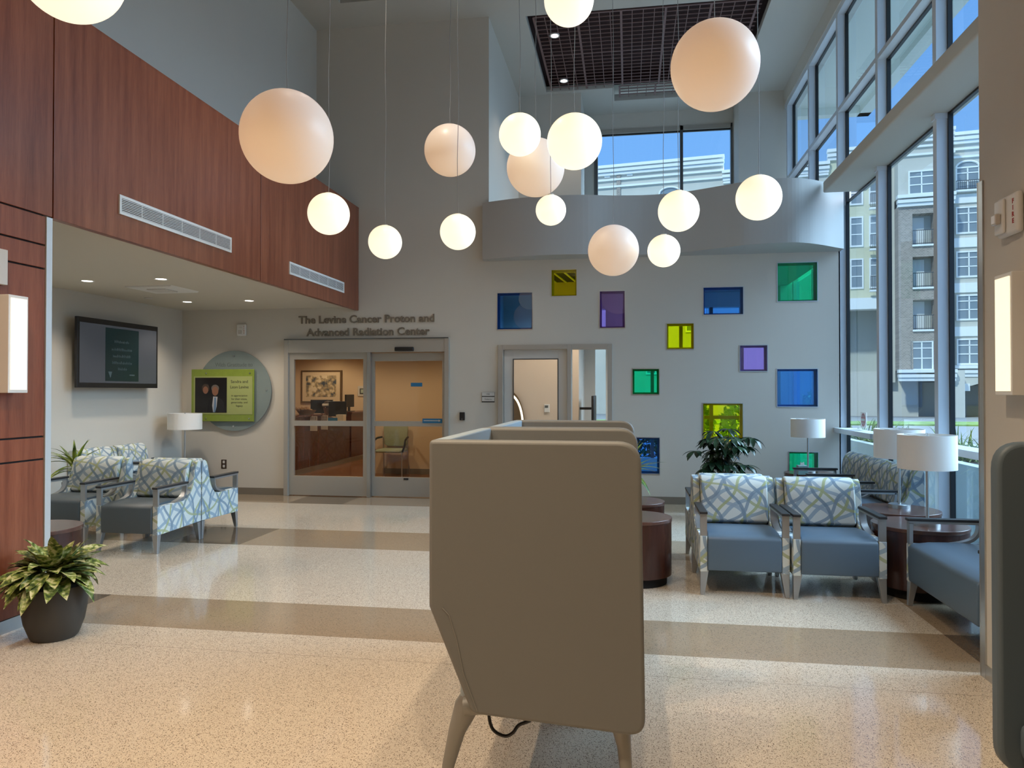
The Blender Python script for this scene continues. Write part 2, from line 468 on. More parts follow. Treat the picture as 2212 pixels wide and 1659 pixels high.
M['lawn'] = leafmat('lawn', (.10, .18, .04), (.22, .33, .08), None, 2, .9)
M['soffit_ext'] = pmat('exterior_soffit', (.75, .78, .72), .8)
M['screen'] = pmat('display_grey', (.05, .055, .065), .25, emis=(.10, .115, .14), es=.22)
M['poster'] = pmat('display_poster', (.006, .016, .018), .25, emis=(.012, .05, .055), es=.15)
M['ptext'] = pmat('display_text', (.04, .06, .07), .4, emis=(.07, .11, .12), es=.3)
M['green1'] = pmat('lime_panel', (.21, .28, .04), .35, noise=.12, nscale=20)
M['green2'] = pmat('pale_lime_panel', (.32, .36, .13), .4)
M['disc'] = pmat('frosted_teal_glass', (.20, .245, .24), .35)
M['etch'] = pmat('etched_lettering', (.13, .16, .155), .5)
M['photo_bg'] = pmat('portrait_black', (.008, .006, .006), .3)
M['skin'] = pmat('portrait_skin', (.22, .10, .06), .5)
M['skin2'] = pmat('person_skin', (.16, .075, .045), .6)
M['greyhair'] = pmat('grey_hair', (.12, .10, .09), .8)
M['brownhair'] = pmat('brown_hair', (.05, .03, .02), .8)
M['suit'] = pmat('dark_suit', (.010, .010, .012), .8)
M['tie'] = pmat('blue_tie', (.12, .20, .32), .6)
M['shirt'] = pmat('shirt_white', (.42, .42, .44), .7)
M['letters'] = pmat('bronze_letters', (.20, .165, .125), .5)
M['letters_side'] = pmat('bronze_letters2', (.22, .20, .15), .5)
M['ink'] = pmat('dark_ink', (.02, .02, .02), .6)
M['red'] = pmat('red_ink', (.35, .02, .02), .6)
M['bluestk'] = pmat('blue_sticker', (.02, .17, .36), .5)
M['goldframe'] = pmat('bronze_frame', (.13, .08, .035), .4)
M['mat'] = pmat('cream_mat', (.72, .60, .42), .7)
M['grassart'] = leafmat('reeds_picture', (.05, .075, .11), (.48, .38, .22), (.75, .66, .48), 8, .6, .46)
M['seatgreen'] = pmat('sage_upholstery', (.36, .40, .26), .8, noise=.06, nscale=30)
M['desk'] = wood('desk_cherry', (.060, .013, .007), (.115, .028, .014), .8, .25)
M['paper'] = pmat('paper', (.62, .56, .46), .7)
M['basket'] = pmat('wicker', (.26, .16, .07), .8, noise=.3, nscale=60)
M['crystal'] = pmat('strobe_lens', (.55, .52, .48), .1, spec=.8)
M['neon'] = emat('mirror_light', (1.0, .86, .62), 1.4)
M['tealbox'] = pmat('tissue_box', (.25, .42, .42), .6)

# ================================================================ structure
YB, XR, XL, H = 10.15, 2.75, -3.87, 6.85
# floor --------------------------------------------------------------
fl = MB()
xs = [-7.0, -4.622, -4.618, -3.832, -3.828, 1.95, 2.9]
ys = [-4.2, 3.998, 4.002, 4.33, 4.97, 6.79, 7.65, 9.43, 10.35]
bandY = {3: 'b', 5: 'b', 7: 'b'}
for i in range(len(xs) - 1):
    for j in range(len(ys) - 1):
        lineX = i in (1, 3); brown = j in bandY
        if brown: m = 2 if i == 2 else 1
        else: m = 0
        if i == 5: m = 2 if brown else (1 if j >= 3 else 0)
        if j == 1 and i < 5: m = 3
        if lineX and not brown: m = 3
        fl.quad((xs[i], ys[j], 0), (xs[i + 1], ys[j], 0), (xs[i + 1], ys[j + 1], 0), (xs[i], ys[j + 1], 0), m)
fl.quad((-8.6, 10.35, 0), (-2.3, 10.35, 0), (-2.3, 17.6, 0), (-8.6, 17.6, 0), 4)
fl.quad((-2.3, 10.35, 0), (2.9, 10.35, 0), (2.9, 14.4, 0), (-2.3, 14.4, 0), 1)
n0 = len(fl.v)
S('floor', fl, [M['tz_light'], M['tz_brown'], M['tz_dark'], M['joint'], M['tz_orange']], recalc=False)

# back wall with its openings -----------------------------------------
def wall_y(mb, x0, x1, z0, z1, y0, y1, holes):
    """solid wall slab in the XZ plane with rectangular holes"""
    X = sorted({x0, x1, *[h[0] for h in holes], *[h[1] for h in holes]})
    Z = sorted({z0, z1, *[h[2] for h in holes], *[h[3] for h in holes]})
    for i in range(len(X) - 1):
        run = None
        for j in range(len(Z) - 1):
            cx, cz = (X[i] + X[i + 1]) / 2, (Z[j] + Z[j + 1]) / 2
            inside = any(h[0] < cx < h[1] and h[2] < cz < h[3] for h in holes)
            if not inside:
                if run is None: run = [Z[j], Z[j + 1]]
                else: run[1] = Z[j + 1]
            if inside or j == len(Z) - 2:
                if run: mb.box(X[i], X[i + 1], y0, y1, run[0], run[1]); run = None
PANES = [  # x0, x1, z0, z1, colour, words
    (-1.831, -1.317, 2.395, 2.925, 'blue_g'), (-1.063, -.696, 2.849, 3.232, 'yellow_g'), (-.395, -.036, 2.397, 2.920, 'purple_g'),
    (.512, .885, 2.096, 2.459, 'yellow_g'), (.051, .423, 1.482, 1.843, 'green_g'), (.997, 1.532, 2.555, 2.940, 'blue_g'),
    (1.471, 1.839, 1.791, 2.153, 'purple_g'), (1.956, 2.475, 2.717, 3.245, 'green_g'), (1.945, 2.474, 1.319, 1.834, 'blue_g'),
    (.987, 1.521, .883, 1.376, 'yellow_g'), (2.094, 2.476, .345, .735, 'green_g'), (.06, .427, .400, .906, 'blue_g')]
holes = [(p[0], p[1], p[2], p[3]) for p in PANES]
holes.append((-4.99, -2.52, -.01, 2.29)); holes.append((-1.80, -.22, -.01, 2.18))
wb = MB()
wall_y(wb, -6.9, -1.945, -.0, 6.85, YB, YB + .18, [h for h in holes if h[1] < -1.9])
wall_y(wb, -1.945, 2.75, -.0, 3.40, YB, YB + .18, [h for h in holes if h[1] > -1.9])
S('wall_back', wb, M['wall'])
# upper recess behind the balcony
r = MB()
r.box(-2.15, -1.945, YB + .18, 13.0, 3.4, H)          # return face
r.box(-2.15, -.82, 13.0, 13.2, 3.4, H)                # far wall left of the window
r.box(-1.02, -.82, 13.2, 14.1, 3.4, H)
wall_y(r, -.82, 1.95, 3.4, H, 14.1, 14.3, [(-.64, 1.93, 4.3, 6.55)])
r.box(1.95, 2.95, 13.45, 14.3, 3.4, H)
S('wall_recess', r, M['wall'])
S('trim_1', MB().box(-1.94, 2.75, YB + .18, 14.3, 3.385, 3.46), M['balc'])   # upper floor slab

# balcony parapet, wavy in plan
pts = [(-2.01, 10.02), (-1.55, 9.87), (-1.1, 9.80), (-.6, 9.82), (-.2, 9.92), (.27, 9.965), (.7, 9.90), (1.2, 9.66), (1.5, 9.51), (1.95, 9.44), (2.2, 9.52), (2.42, 9.68), (2.62, 9.86), (2.75, 9.97)]
def cr(p, n=6):
    out = []
    for i in range(len(p) - 1):
        a, b, c, d = p[max(i - 1, 0)], p[i], p[i + 1], p[min(i + 2, len(p) - 1)]
        for k in range(n):
            t = k / n
            out.append(tuple(.5 * ((2 * b[q]) + (-a[q] + c[q]) * t + (2 * a[q] - 5 * b[q] + 4 * c[q] - d[q]) * t * t + (-a[q] + 3 * b[q] - 3 * c[q] + d[q]) * t ** 3) for q in range(len(b))))
    out.append(p[-1]); return out
cv = cr(pts)
pp = MB()
back = [(x, YB - .0) for x, y in cv]
n = len(cv)
for i in range(n - 1):
    (xa, ya), (xb, yb) = cv[i], cv[i + 1]
    pp.quad((xa, ya, 3.37), (xb, yb, 3.37), (xb, yb, 4.17), (xa, ya, 4.17))
    pp.quad((xa, ya, 4.17), (xb, yb, 4.17), (xb, yb + .16, 4.17), (xa, ya + .16, 4.17))
    pp.quad((xa, ya + .16, 3.4), (xb, yb + .16, 3.4), (xb, yb + .16, 4.17), (xa, ya + .16, 4.17))
    pp.quad((xa, ya, 3.37), (xb, yb, 3.37), (xb, YB, 3.37), (xa, YB, 3.37))
pp.quad((-2.01, 10.02, 3.37), (-2.01, YB, 3.37), (-2.01, YB, 4.17), (-2.01, 10.02, 4.17))
pp.quad((-2.01, 10.02, 4.17), (-2.01, YB + .03, 4.17), (-1.9, YB + .03, 4.17), (-1.9, 10.0, 4.17))
S('wall_balcony', pp, M['balc'])

# ceiling with the two grid recesses
HOLES_C = [(-1.43, 1.93, 10.22, 12.88), (-.24, 1.93, 12.87, 13.46), (-3.89, -1.7, 5.2, 9.475)]
c = MB()
def slab(mb, x0, x1, y0, y1, z0, z1, holes):
    X = sorted({x0, x1, *[h[0] for h in holes], *[h[1] for h in holes]}); Y = sorted({y0, y1, *[h[2] for h in holes], *[h[3] for h in holes]})
    for i in range(len(X) - 1):
        for j in range(len(Y) - 1):
            cx, cy = (X[i] + X[i + 1]) / 2, (Y[j] + Y[j + 1]) / 2
            if not any(h[0] < cx < h[1] and h[2] < cy < h[3] for h in holes):
                mb.box(X[i], X[i + 1], Y[j], Y[j + 1], z0, z1)
slab(c, -4.9, 3.1, 3.2, 14.4, H, H + .12, HOLES_C)
S('ceiling', c, M['ceil'])
def grid(x0, x1, y0, y1, holes_y=None, name='trim_2', ext=None):
    root = struct(name, (x0, y0, H))
    cav = MB(); cav.box(x0 - .02, x1 + .02, y0 - .02, y1 + .02, H + .30, H + .34)
    cav.box(x0 - .02, x0, y0 - .02, y1 + .02, H + .10, H + .3); cav.box(x1, x1 + .02, y0 - .02, y1 + .02, H + .1, H + .3)
    cav.box(x0, x1, y0 - .02, y0, H + .1, H + .3); cav.box(x0, x1, y1, y1 + .02, H + .1, H + .3)
    if ext:
        a, b, e0, e1 = ext
        cav.box(a - .02, b + .02, e0, e1 + .02, H + .30, H + .34)
    cav.build('grid_cavity', M['grid_back'], root)
    g = MB(); d = .10
    def fill(ax0, ax1, ay0, ay1):
        k = 0; x = ax0
        while x <= ax1 + 1e-6:
            w = .016 if k % 4 == 0 else .0055
            g.box(x - w, x + w, ay0, ay1, H + .020, H + .030); x += .155; k += 1
        y = ay0
        k = 0
        while y <= ay1 + 1e-6:
            w = .012 if k % 10 == 0 else .0055
            g.box(ax0, ax1, y - w, y + w, H + .019, H + .031); y += .122; k += 1
    fill(x0 + d, x1 - d, y0 + d, y1 - (.0 if ext else d))
    if ext: fill(ext[0] + d, ext[1] - d, ext[2], ext[3] - d)
    g.build('wood_grid', M['grid'], root)
    return root
grid(-1.43, 1.93, 10.22, 12.88, name='trim_2', ext=(-.24, 1.93, 12.88, 13.46))
grid(-3.89, -1.7, 5.2, 9.475, name='trim_3')

# left side: upper plain wall, alcove, cherry panelling
S('wall_left', MB().box(-4.73, -4.53, -4.2, YB, 4.15, H + .1).box(-4.73, -4.1, -4.2, 4.30, 0, 4.17).box(-4.6, -3.93, 4.30, YB, 2.87, 4.17), M['wall'])
S('wall_alcove', MB().box(-6.87, -6.67, 4.1, YB, 0, 2.9).box(-6.87, -4.1, 4.1, 4.3, 0, 2.9), M['wall'])
S('trim_4', MB().box(-6.87, -3.93, 4.3, YB, 2.755, 2.87), M['alcove_ceil'])    # alcove ceiling
wl_ = struct('wall_panelling', (XL, 4.4, 0))
def panel(y0, y1, z0, z1, x0=-4.1, g=.006):
    MB().box(x0, XL, y0 + g, y1 - g, z0 + g, z1 - g).build('wood_panel', M['cherry'], wl_, bevel=.002)
for z0, z1 in ((.083, 1.072), (1.072, 1.223), (1.223, 2.347), (2.347, 2.506), (2.506, 2.705)):
    panel(-4.2, 4.36, z0, z1)
panel(-4.2, 4.42, 2.705, 4.20)
panel(4.42, 7.268, 2.70, 4.20, -3.93); panel(7.268, YB - .003, 2.70, 4.20, -3.93)
MB().box(-4.12, XL - .012, -4.2, 4.35, .08, 4.19).box(-4.12, -3.882, 4.3, 4.42, 2.72, 4.19).box(-3.932, -3.882, 4.4, YB, 2.71, 4.19).build('panel_backing', M['seam'], wl_)
MB().box(-4.53, -3.87, -4.2, YB - .003, 4.19, 4.205).build('ledge_top', M['cherry'], wl_)
MB().box(-4.12, XL + .006, 4.36, 4.41, 0, 2.70).build('corner_guard', pmat('satin_corner_steel', (.66, .66, .64), .5, .6), wl_)
MB().box(-4.1, XL - .004, -4.2, 4.36, .0, .083).build('steel_base', M['steel'], wl_)

# baseboards
S('baseboard_back', MB().box(-6.67, -4.995, YB - .012, YB, 0, .10).box(-2.51, -1.81, YB - .012, YB, 0, .10).box(-.21, 2.75, YB - .012, YB, 0, .10), M['base'])
S('baseboard_left', MB().box(-6.67, -6.658, 4.3, YB, 0, .10), M['base'])

# right wall (near column) and curtain wall
S('wall_right', MB().box(1.875, 3.0, -4.2, 4.285, 0, H), M['wall'])
g = MB(); g.box(1.865, 1.905, 4.285, 4.293, .0, 2.65); g.box(1.866, 1.875, 4.236, 4.293, .0, 2.65)
S('trim_5', g, M['steel'])
S('baseboard_right', MB().box(1.867, 1.875, -4.2, 4.236, .0, .075), M['steel'])
S('wall_behind', MB().box(-7, 3, -4.4, -4.2, 0, H), M['wall'])
S('trim_6', MB().box(-4.53, 1.875, -4.2, 3.2, 4.30, 4.42).box(-4.53, 1.875, 3.1, 3.2, 4.42, H), M['ceil'])   # lower entrance ceiling

GX0, GX1 = 2.735, 2.87
w1 = struct('window_1', (GX0, 4.3, 0))
fr = MB(); mull = []
MW = .08
NY = [13.24, 11.69, 10.15, 8.60, 7.05, 5.50]
mu = MB()
for yn in NY:
    lo = 0.0 if yn <= 10.2 else 4.17
    MB().box(GX0, GX1, yn, yn + .08, lo, 6.58).build('mullion', M['alu_light'], w1)
    MB().box(GX1 - .045, GX1 - .005, yn - .024, yn, lo, 6.58).build('gasket', M['black'], w1)
# rails
for y0, y1 in [(NY[i + 1] + .08, NY[i]) for i in range(len(NY) - 1)] + [(4.285, 5.50), (13.32, 13.45)]:
    low = y1 <= 10.2
    y1g = y1 - .024
    for z0, z1 in ((6.50, 6.58), (5.205, 5.262)):
        MB().box(GX0, GX1, y0, y1, z0, z1).build('transom', M['alu_light'], w1)
        MB().box(GX1 - .04, GX1 - .006, y0, y1, z0 - .02, z0).build('gasket', M['black'], w1)
    if low:
        MB().box(2.66, GX1, y0, y1, .995, 1.055).build('sill_rail', M['alu_light'], w1)
        MB().box(GX0, GX1, y0, y1, .0, .12).build('bottom_rail', M['alu_light'], w1)
        MB().box(GX1 - .04, GX1 - .006, y0, y1, 4.0, 4.02).build('gasket', M['black'], w1)
        zz = [(.12, .995), (1.055, 4.02), (4.16, 5.205), (5.262, 6.50)]
    else: zz = [(4.17, 5.205), (5.262, 6.50)]
    for z0, z1 in zz:
        MB().quad((2.85, y0, z0), (2.85, y1, z0), (2.85, y1, z1), (2.85, y0, z1)).build('pane', M['win'], w1)
S('wall_window_head', MB().box(2.72, 3.0, 3.2, 13.6, 6.58, H + .1), M['wall'])
bm_ = MB().box(2.42, 2.93, -1.0, 9.66, 4.02, 4.16)
S('trim_7', bm_, M['ceil'], bevel=.02, seg=4)
# mullion caps under the beam
for yn in (10.15, 8.60, 7.05, 5.5):
    MB().box(2.72, 2.85, yn - .006, yn + .086, 3.97, 4.02).build('mullion_bracket', M['alu_light'], w1)

# upper back window
w2 = struct('window_2', (.6, 14.1, 4.3))
for x0, x1 in ((-.64, -.57), (.975, 1.03), (1.90, 1.93)):
    MB().box(x0, x1, 14.08, 14.2, 4.3, 6.55).build('mullion', M['dark_steel'], w2)
MB().box(-.64, 1.93, 14.08, 14.2, 6.47, 6.55).build('head_rail', M['alu'], w2)
MB().box(-.57, 1.90, 14.13, 14.17, 6.445, 6.47).build('gasket', M['black'], w2)
for x0, x1 in ((-.57, .975), (1.03, 1.90)):
    MB().quad((x0, 14.15, 4.3), (x1, 14.15, 4.3), (x1, 14.15, 6.47), (x0, 14.15, 6.47)).build('pane', M['win'], w2)

# ================================================================ coloured windows
words = ['large blue glass square window left of the others, above the side door', 'small yellow glass square window highest on the wall, left group',
         'purple glass window above the narrow sidelight of the door', 'small yellow glass square window in the middle of the wall',
         'small green glass square window just right of the glazed door', 'wide blue glass window high on the wall, below the balcony',
         'small purple glass square window right of the small yellow one', 'large green glass square window at the top right, below the balcony',
         'large blue glass square window above the far lamp', 'large yellow glass square window behind the umbrella plant',
         'small dark green glass window low behind the far lamp', 'blue glass window low on the wall beside the booth']
for i, (x0, x1, z0, z1, col) in enumerate(PANES):
    t = thing('coloured_window', words[i], 'window', ((x0 + x1) / 2, YB, z0), group='coloured glass windows in the back wall')
    f = MB(); w = .010; ya, yb = YB - .006, YB + .03
    f.box(x0, x0 + w, ya, yb, z0, z1); f.box(x1 - w, x1, ya, yb, z0, z1)
    f.box(x0 + w, x1 - w, ya, yb, z0, z0 + w); f.box(x0 + w, x1 - w, ya, yb, z1 - w, z1)
    f.build('frame', M['steel'], t)
    MB().quad((x0 + w, YB + .012, z0 + w), (x1 - w, YB + .012, z0 + w), (x1 - w, YB + .012, z1 - w), (x0 + w, YB + .012, z1 - w)).build('pane', M[col], t)
    f = MB(); v = .034; ya, yb = YB + .09, YB + .12
    f.box(x0, x0 + v, ya, yb, z0, z1); f.box(x1 - v, x1, ya, yb, z0, z1); f.box(x0 + v, x1 - v, ya, yb, z0, z0 + v); f.box(x0 + v, x1 - v, ya, yb, z1 - v, z1)
    f.build('inner_frame', M['alu'], t)

# ================================================================ sliding entrance door
d1 = struct('door_1', (-3.75, YB, 0))
f = MB(); f.box(-5.0, -4.935, YB - .06, YB + .12, 0, 2.30).box(-2.575, -2.51, YB - .06, YB + .12, 0, 2.30)
f.build('door_frame', M['alu'], d1, bevel=.003)
MB().box(-4.935, -2.575, YB - .055, YB + .12, 2.095, 2.295).build('header', M['alu'], d1, bevel=.003)
MB().box(-4.995, -2.515, YB - .07, YB - .055, 2.285, 2.30).build('header_lip', M['dark_steel'], d1)
def leaf(x0, x1, y, top, name):
    q = MB()
    gx0, gx1 = x0 + .075, x1 - .055
    q.box(x0, gx0, y, y + .045, .01, top); q.box(gx1, x1, y, y + .045, .01, top)
    q.box(gx0, gx1, y, y + .045, top - .115, top); q.box(gx0, gx1, y, y + .045, 1.025, 1.10); q.box(gx0, gx1, y, y + .045, .01, .29)
    o = q.build(name, M['alu'], d1)
    for z0, z1 in ((.29, 1.025), (1.10, top - .115)):
        MB().quad((gx0, y + .022, z0), (gx1, y + .022, z0), (gx1, y + .022, z1), (gx0, y + .022, z1)).build('glass', M['door_glass'], o)
    return o
leaf(-4.935, -3.74, YB - .015, 2.115, 'sliding_leaf')
leaf(-3.72, -2.575, YB + .04, 2.085, 'sliding_leaf')
MB().box(-3.735, -3.68, YB - .035, YB + .03, 0, 2.10).build('meeting_stile', M['steel'], d1, bevel=.006)
MB().box(-3.30, -3.02, YB - .10, YB - .055, 2.105, 2.165).build('motion_sensor', M['black'], d1, bevel=.012)
MB().box(-3.20, -3.13, YB + .03, YB + .045, .255, .28).build('lock_plate', M['black'], d1)
s_ = MB().box(-3.10, -2.93, YB + .052, YB + .056, 1.60, 1.655).build('door_sticker', M['bluestk'], d1)
s_ = MB().box(-2.92, -2.63, YB + .030, YB + .039, 1.075, 1.14).build('push_sticker', M['bluestk'], d1)
MB().prism([(-2.90, 1.115), (-2.68, 1.115), (-2.68, 1.125), (-2.65, 1.11), (-2.68, 1.095), (-2.68, 1.105), (-2.90, 1.105)], 'y', YB + .026, YB + .030).build('arrow', M['plate'], s_)

# glazed side door and sidelight
d2 = struct('door_2', (-1.0, YB, 0))
f = MB(); f.box(-1.81, -1.735, YB - .03, YB + .14, 0, 2.185); f.box(-.835, -.775, YB - .03, YB + .14, 0, 2.185); f.box(-.28, -.215, YB - .03, YB + .14, 0, 2.185)
f.box(-1.735, -.835, YB - .03, YB + .14, 2.115, 2.185); f.box(-.775, -.28, YB - .03, YB + .14, 2.115, 2.185); f.box(-.775, -.28, YB - .03, YB + .14, 0, .10)
f.build('door_frame', M['alu'], d2, bevel=.004)
q = MB(); q.box(-1.73, -1.60, YB + .03, YB + .075, .01, 2.11); q.box(-.965, -.84, YB + .03, YB + .075, .01, 2.11)
q.box(-1.60, -.965, YB + .03, YB + .075, 1.98, 2.11); q.box(-1.60, -.965, YB + .03, YB + .075, .01, .28)
lf = q.build('door_leaf', M['plate'], d2, bevel=.003)
MB().box(-1.605, -1.59, YB + .022, YB + .03, .28, 1.98).box(-.975, -.96, YB + .022, YB + .03, .28, 1.98).box(-1.605, -.96, YB + .022, YB + .03, 1.975, 1.99).build('glazing_bead', M['dark_steel'], lf)
MB().quad((-1.60, YB + .05, .28), (-.965, YB + .05, .28), (-.965, YB + .05, 1.98), (-1.60, YB + .05, 1.98)).build('glass', M['door_glass'], lf)
MB().box(-.93, -.87, YB - .02, YB + .03, 1.0, 1.03).build('door_handle', M['steel'], lf)
MB().quad((-.775, YB + .05, .10), (-.28, YB + .05, .10), (-.28, YB + .05, 2.115), (-.775, YB + .05, 2.115)).build('sidelight_pane', M['door_glass'], d2)

# ================================================================ lettering and wall signs
t = thing('wall_lettering', 'two lines of raised bronze letters on the wall above the sliding glass door', 'sign', (-3.75, YB, 2.3))
for s, z, cx, wd in (('The Levine Cancer Proton and', 2.53, -3.762, 2.06), ('Advanced Radiation Center', 2.345, -3.738, 1.87)):
    text('letter_line', s, .155, (cx, YB - .004, z), FRONT, M['letters'], t, extrude=.010, bold=.0035, fit=wd)

t = thing('donor_sign', 'round teal glass disc with a lime green plaque carrying a portrait of a couple', 'sign', (-5.8, YB, .95))
MB().disc('y', (-5.80, 1.54), .597, YB - .045, YB - .033, 72).build('glass_disc', M['disc'], t, smooth=True)
text('etched_line', 'With Gratitude to', .085, (-5.80, YB - .047, 1.90), FRONT, M['etch'], t, extrude=.001, fit=.60)
for x, z in ((-5.80, 2.06), (-5.80, 1.01), (-5.28, 1.55)):
    MB().disc('y', (x, z), .014, YB - .055, YB - .0, 16).build('standoff', M['steel'], t)
p = MB().box(-6.46, -5.455, YB - .085, YB - .07, 1.085, 1.86).build('lime_plaque', M['green1'], t, bevel=.003)
MB().box(-6.42, -5.48, YB - .089, YB - .085, 1.19, 1.755).build('text_panel', M['green2'], p)
ph = MB().box(-6.395, -5.885, YB - .093, YB - .089, 1.215, 1.735).build('portrait', M['photo_bg'], p)
Yp = YB - .093
def oval(mb, cx, cz, rx, rz, y0, y1, n=24):
    mb.prism([(cx + rx * math.cos(2 * PI * i / n), cz + rz * math.sin(2 * PI * i / n)) for i in range(n)], 'y', y0, y1)
q = MB(); oval(q, -6.07, 1.535, .05, .068, Yp - .0018, Yp); oval(q, -6.225, 1.55, .042, .055, Yp - .0018, Yp); q.build('portrait_faces', M['skin'], ph)
q = MB(); oval(q, -6.07, 1.575, .062, .055, Yp - .001, Yp); q.build('portrait_grey_hair', M['greyhair'], ph)
q = MB(); oval(q, -6.225, 1.575, .062, .065, Yp - .001, Yp); q.build('portrait_brown_hair', M['brownhair'], ph)
MB().prism([(-6.20, 1.218), (-6.17, 1.40), (-6.09, 1.455), (-6.03, 1.45), (-5.94, 1.40), (-5.90, 1.218)], 'y', Yp - .0022, Yp).build('portrait_suit', M['suit'], ph)
MB().prism([(-6.10, 1.455), (-6.03, 1.45), (-6.045, 1.30), (-6.07, 1.22), (-6.10, 1.22), (-6.115, 1.32)], 'y', Yp - .003, Yp).build('portrait_shirt', M['shirt'], ph)
MB().prism([(-6.08, 1.44), (-6.055, 1.44), (-6.05, 1.28), (-6.07, 1.22), (-6.095, 1.22), (-6.09, 1.3)], 'y', Yp - .0036, Yp).build('portrait_tie', M['tie'], ph)
for s, z, sz, w in (('Sandra and', 1.655, .062, .27), ('Leon Levine', 1.575, .062, .29), ('in appreciation', 1.455, .04, .255), ('for their vision,', 1.405, .04, .25), ('generosity, and', 1.355, .04, .26), ('legacy', 1.305, .04, .105)):
    text('plaque_text', s, sz, (-5.685, YB - .0895, z), FRONT, M['ink'], p, extrude=.0006, fit=w)
for x, z in ((-6.22, 1.80), (-5.52, 1.80), (-6.22, 1.13), (-5.53, 1.13)):
    MB().disc('y', (x, z), .010, YB - .092, YB - .033, 14).build('standoff', M['steel'], p)

t = thing('room_sign', 'small white two-part room sign beside the glazed door', 'sign', (-1.95, YB, 1.38))
MB().box(-2.045, -1.86, YB - .008, YB, 1.375, 1.515).build('backplate', M['black'], t)
a = MB().box(-2.04, -1.862, YB - .014, YB - .008, 1.465, 1.515).build('sign_plate', M['plate'], t)
text('sign_text', '1984', .028, (-1.955, YB - .0145, 1.482), FRONT, M['ink'], a, extrude=.0005)
a = MB().box(-2.04, -1.862, YB - .014, YB - .008, 1.39, 1.452).build('sign_plate', M['plate'], t)
text('sign_text', 'Pediatrics', .026, (-1.95, YB - .0145, 1.412), FRONT, M['ink'], a, extrude=.0005)

t = thing('card_reader', 'small black card reader on the wall right of the sliding doors', 'card reader', (-2.325, YB, 1.12))
MB().box(-2.362, -2.288, YB - .03, YB, 1.12, 1.235).build('reader_body', M['black'], t, bevel=.006)
MB().box(-2.332, -2.318, YB - .0315, YB - .03, 1.135, 1.139).build('reader_mark', M['plate'], t)

def strobe(loc, face, label, fire):
    t = thing('fire_strobe', label, 'fire alarm', loc)
    x, y, z = loc
    if face == 'S':
        MB().box(x - .072, x + .072, y - .045, y, z, z + .175).build('strobe_body', M['white'], t, bevel=.015)
        MB().box(x - .04, x + .015, y - .06, y - .045, z + .03, z + .085).build('strobe_lens', M['crystal'], t, bevel=.006)
        MB().box(x - .03, x + .02, y - .05, y - .045, z + .11, z + .14).build('horn_grille', M['plate'], t)
        for k, ch in enumerate('FIRE'):
            text('fire_letter', ch, .028, (x + .05, y - .0465, z + .13 - k * .032), FRONT, M['red'], t, extrude=.0005)
    else:
        MB().box(x - .035, x, y - .20, y, z, z + .20).build('strobe_body', M['white'], t, bevel=.016, seg=3)
        MB().box(x - .05, x - .035, y - .10, y + -.01, z + .015, z + .185).build('strobe_cover', M['white'], t, bevel=.012, seg=3)
        MB().box(x - .078, x - .05, y - .085, y - .035, z + .06, z + .115).build('strobe_lens', M['crystal'], t, bevel=.008)
        for k, ch in enumerate('FIRE'):
            text('fire_letter', ch, .032, (x - .036, y - .165, z + .145 - k * .032), WEST, M['red'], t, extrude=.0006, bold=.001)
strobe((-5.69, YB, 2.355), 'S', 'small white fire alarm strobe on the back wall above the donor sign', True)
strobe((1.875, 4.03, 2.29), 'W', 'white fire alarm strobe with red letters on the near right wall', True)

t = thing('wall_outlet', 'brown electrical outlet low on the back wall beside the chairs', 'outlet', (-5.98, YB, .38))
MB().box(-6.02, -5.935, YB - .006, YB, .375, .51).build('cover_plate', pmat('brown_plate', (.05, .03, .02), .4), t, bevel=.002)
MB().box(-5.995, -5.96, YB - .010, YB - .006, .455, .495).build('receptacle', M['plate'], t, bevel=.003)
MB().box(-5.995, -5.96, YB - .010, YB - .006, .392, .432).build('receptacle', M['plate'], t, bevel=.003)

t = thing('wall_box', 'plain white box high on the cherry panelling above the left sconce', 'wall box', (XL, 3.95, 2.19))
MB().box(XL, XL + .03, 3.80, 4.026, 2.19, 2.41).build('box_body', M['plate'], t, bevel=.003)

# television
t = thing('television', 'black wall-mounted television showing a dark green poster', 'television', (-6.55, 8.55, 1.57))
tv = MB().box(-6.53, -6.49, 7.80, 9.31, 1.575, 2.43).build('tv_case', M['black'], t, bevel=.004)
MB().box(-6.67, -6.53, 8.2, 8.9, 1.8, 2.2).build('wall_bracket', M['matblack'], t)
sn = MB().box(-6.491, -6.487, 7.835, 9.275, 1.635, 2.365).build('screen', M['screen'], t)
ps = MB().box(-6.487, -6.485, 8.27, 8.90, 1.66, 2.335).build('poster_image', M['poster'], sn)
random.seed(5)
for k, (w, z) in enumerate(((.30, 2.15), (.40, 2.05), (.36, 1.965), (.38, 1.88), (.17, 1.80))):
    q = MB(); y = 8.585 - w / 2
    while y < 8.585 + w / 2 - .02:
        ww = random.uniform(.012, .022); hh = random.uniform(.022, .038)
        q.box(-6.4848, -6.484, y, y + ww * .45, z, z + hh); q.box(-6.4848, -6.484, y, y + ww, z + hh * .4, z + hh * .55); y += ww + .008
    q.build('poster_text', M['ptext'], ps)
MB().box(-6.4848, -6.484, 8.72, 8.82, 1.735, 1.75).build('poster_text', M['ptext'], ps)
MB().prism([(8.32, 1.78), (8.39, 1.78), (8.36, 1.70)], 'x', -6.4848, -6.484).build('poster_emblem', M['ptext'], ps)

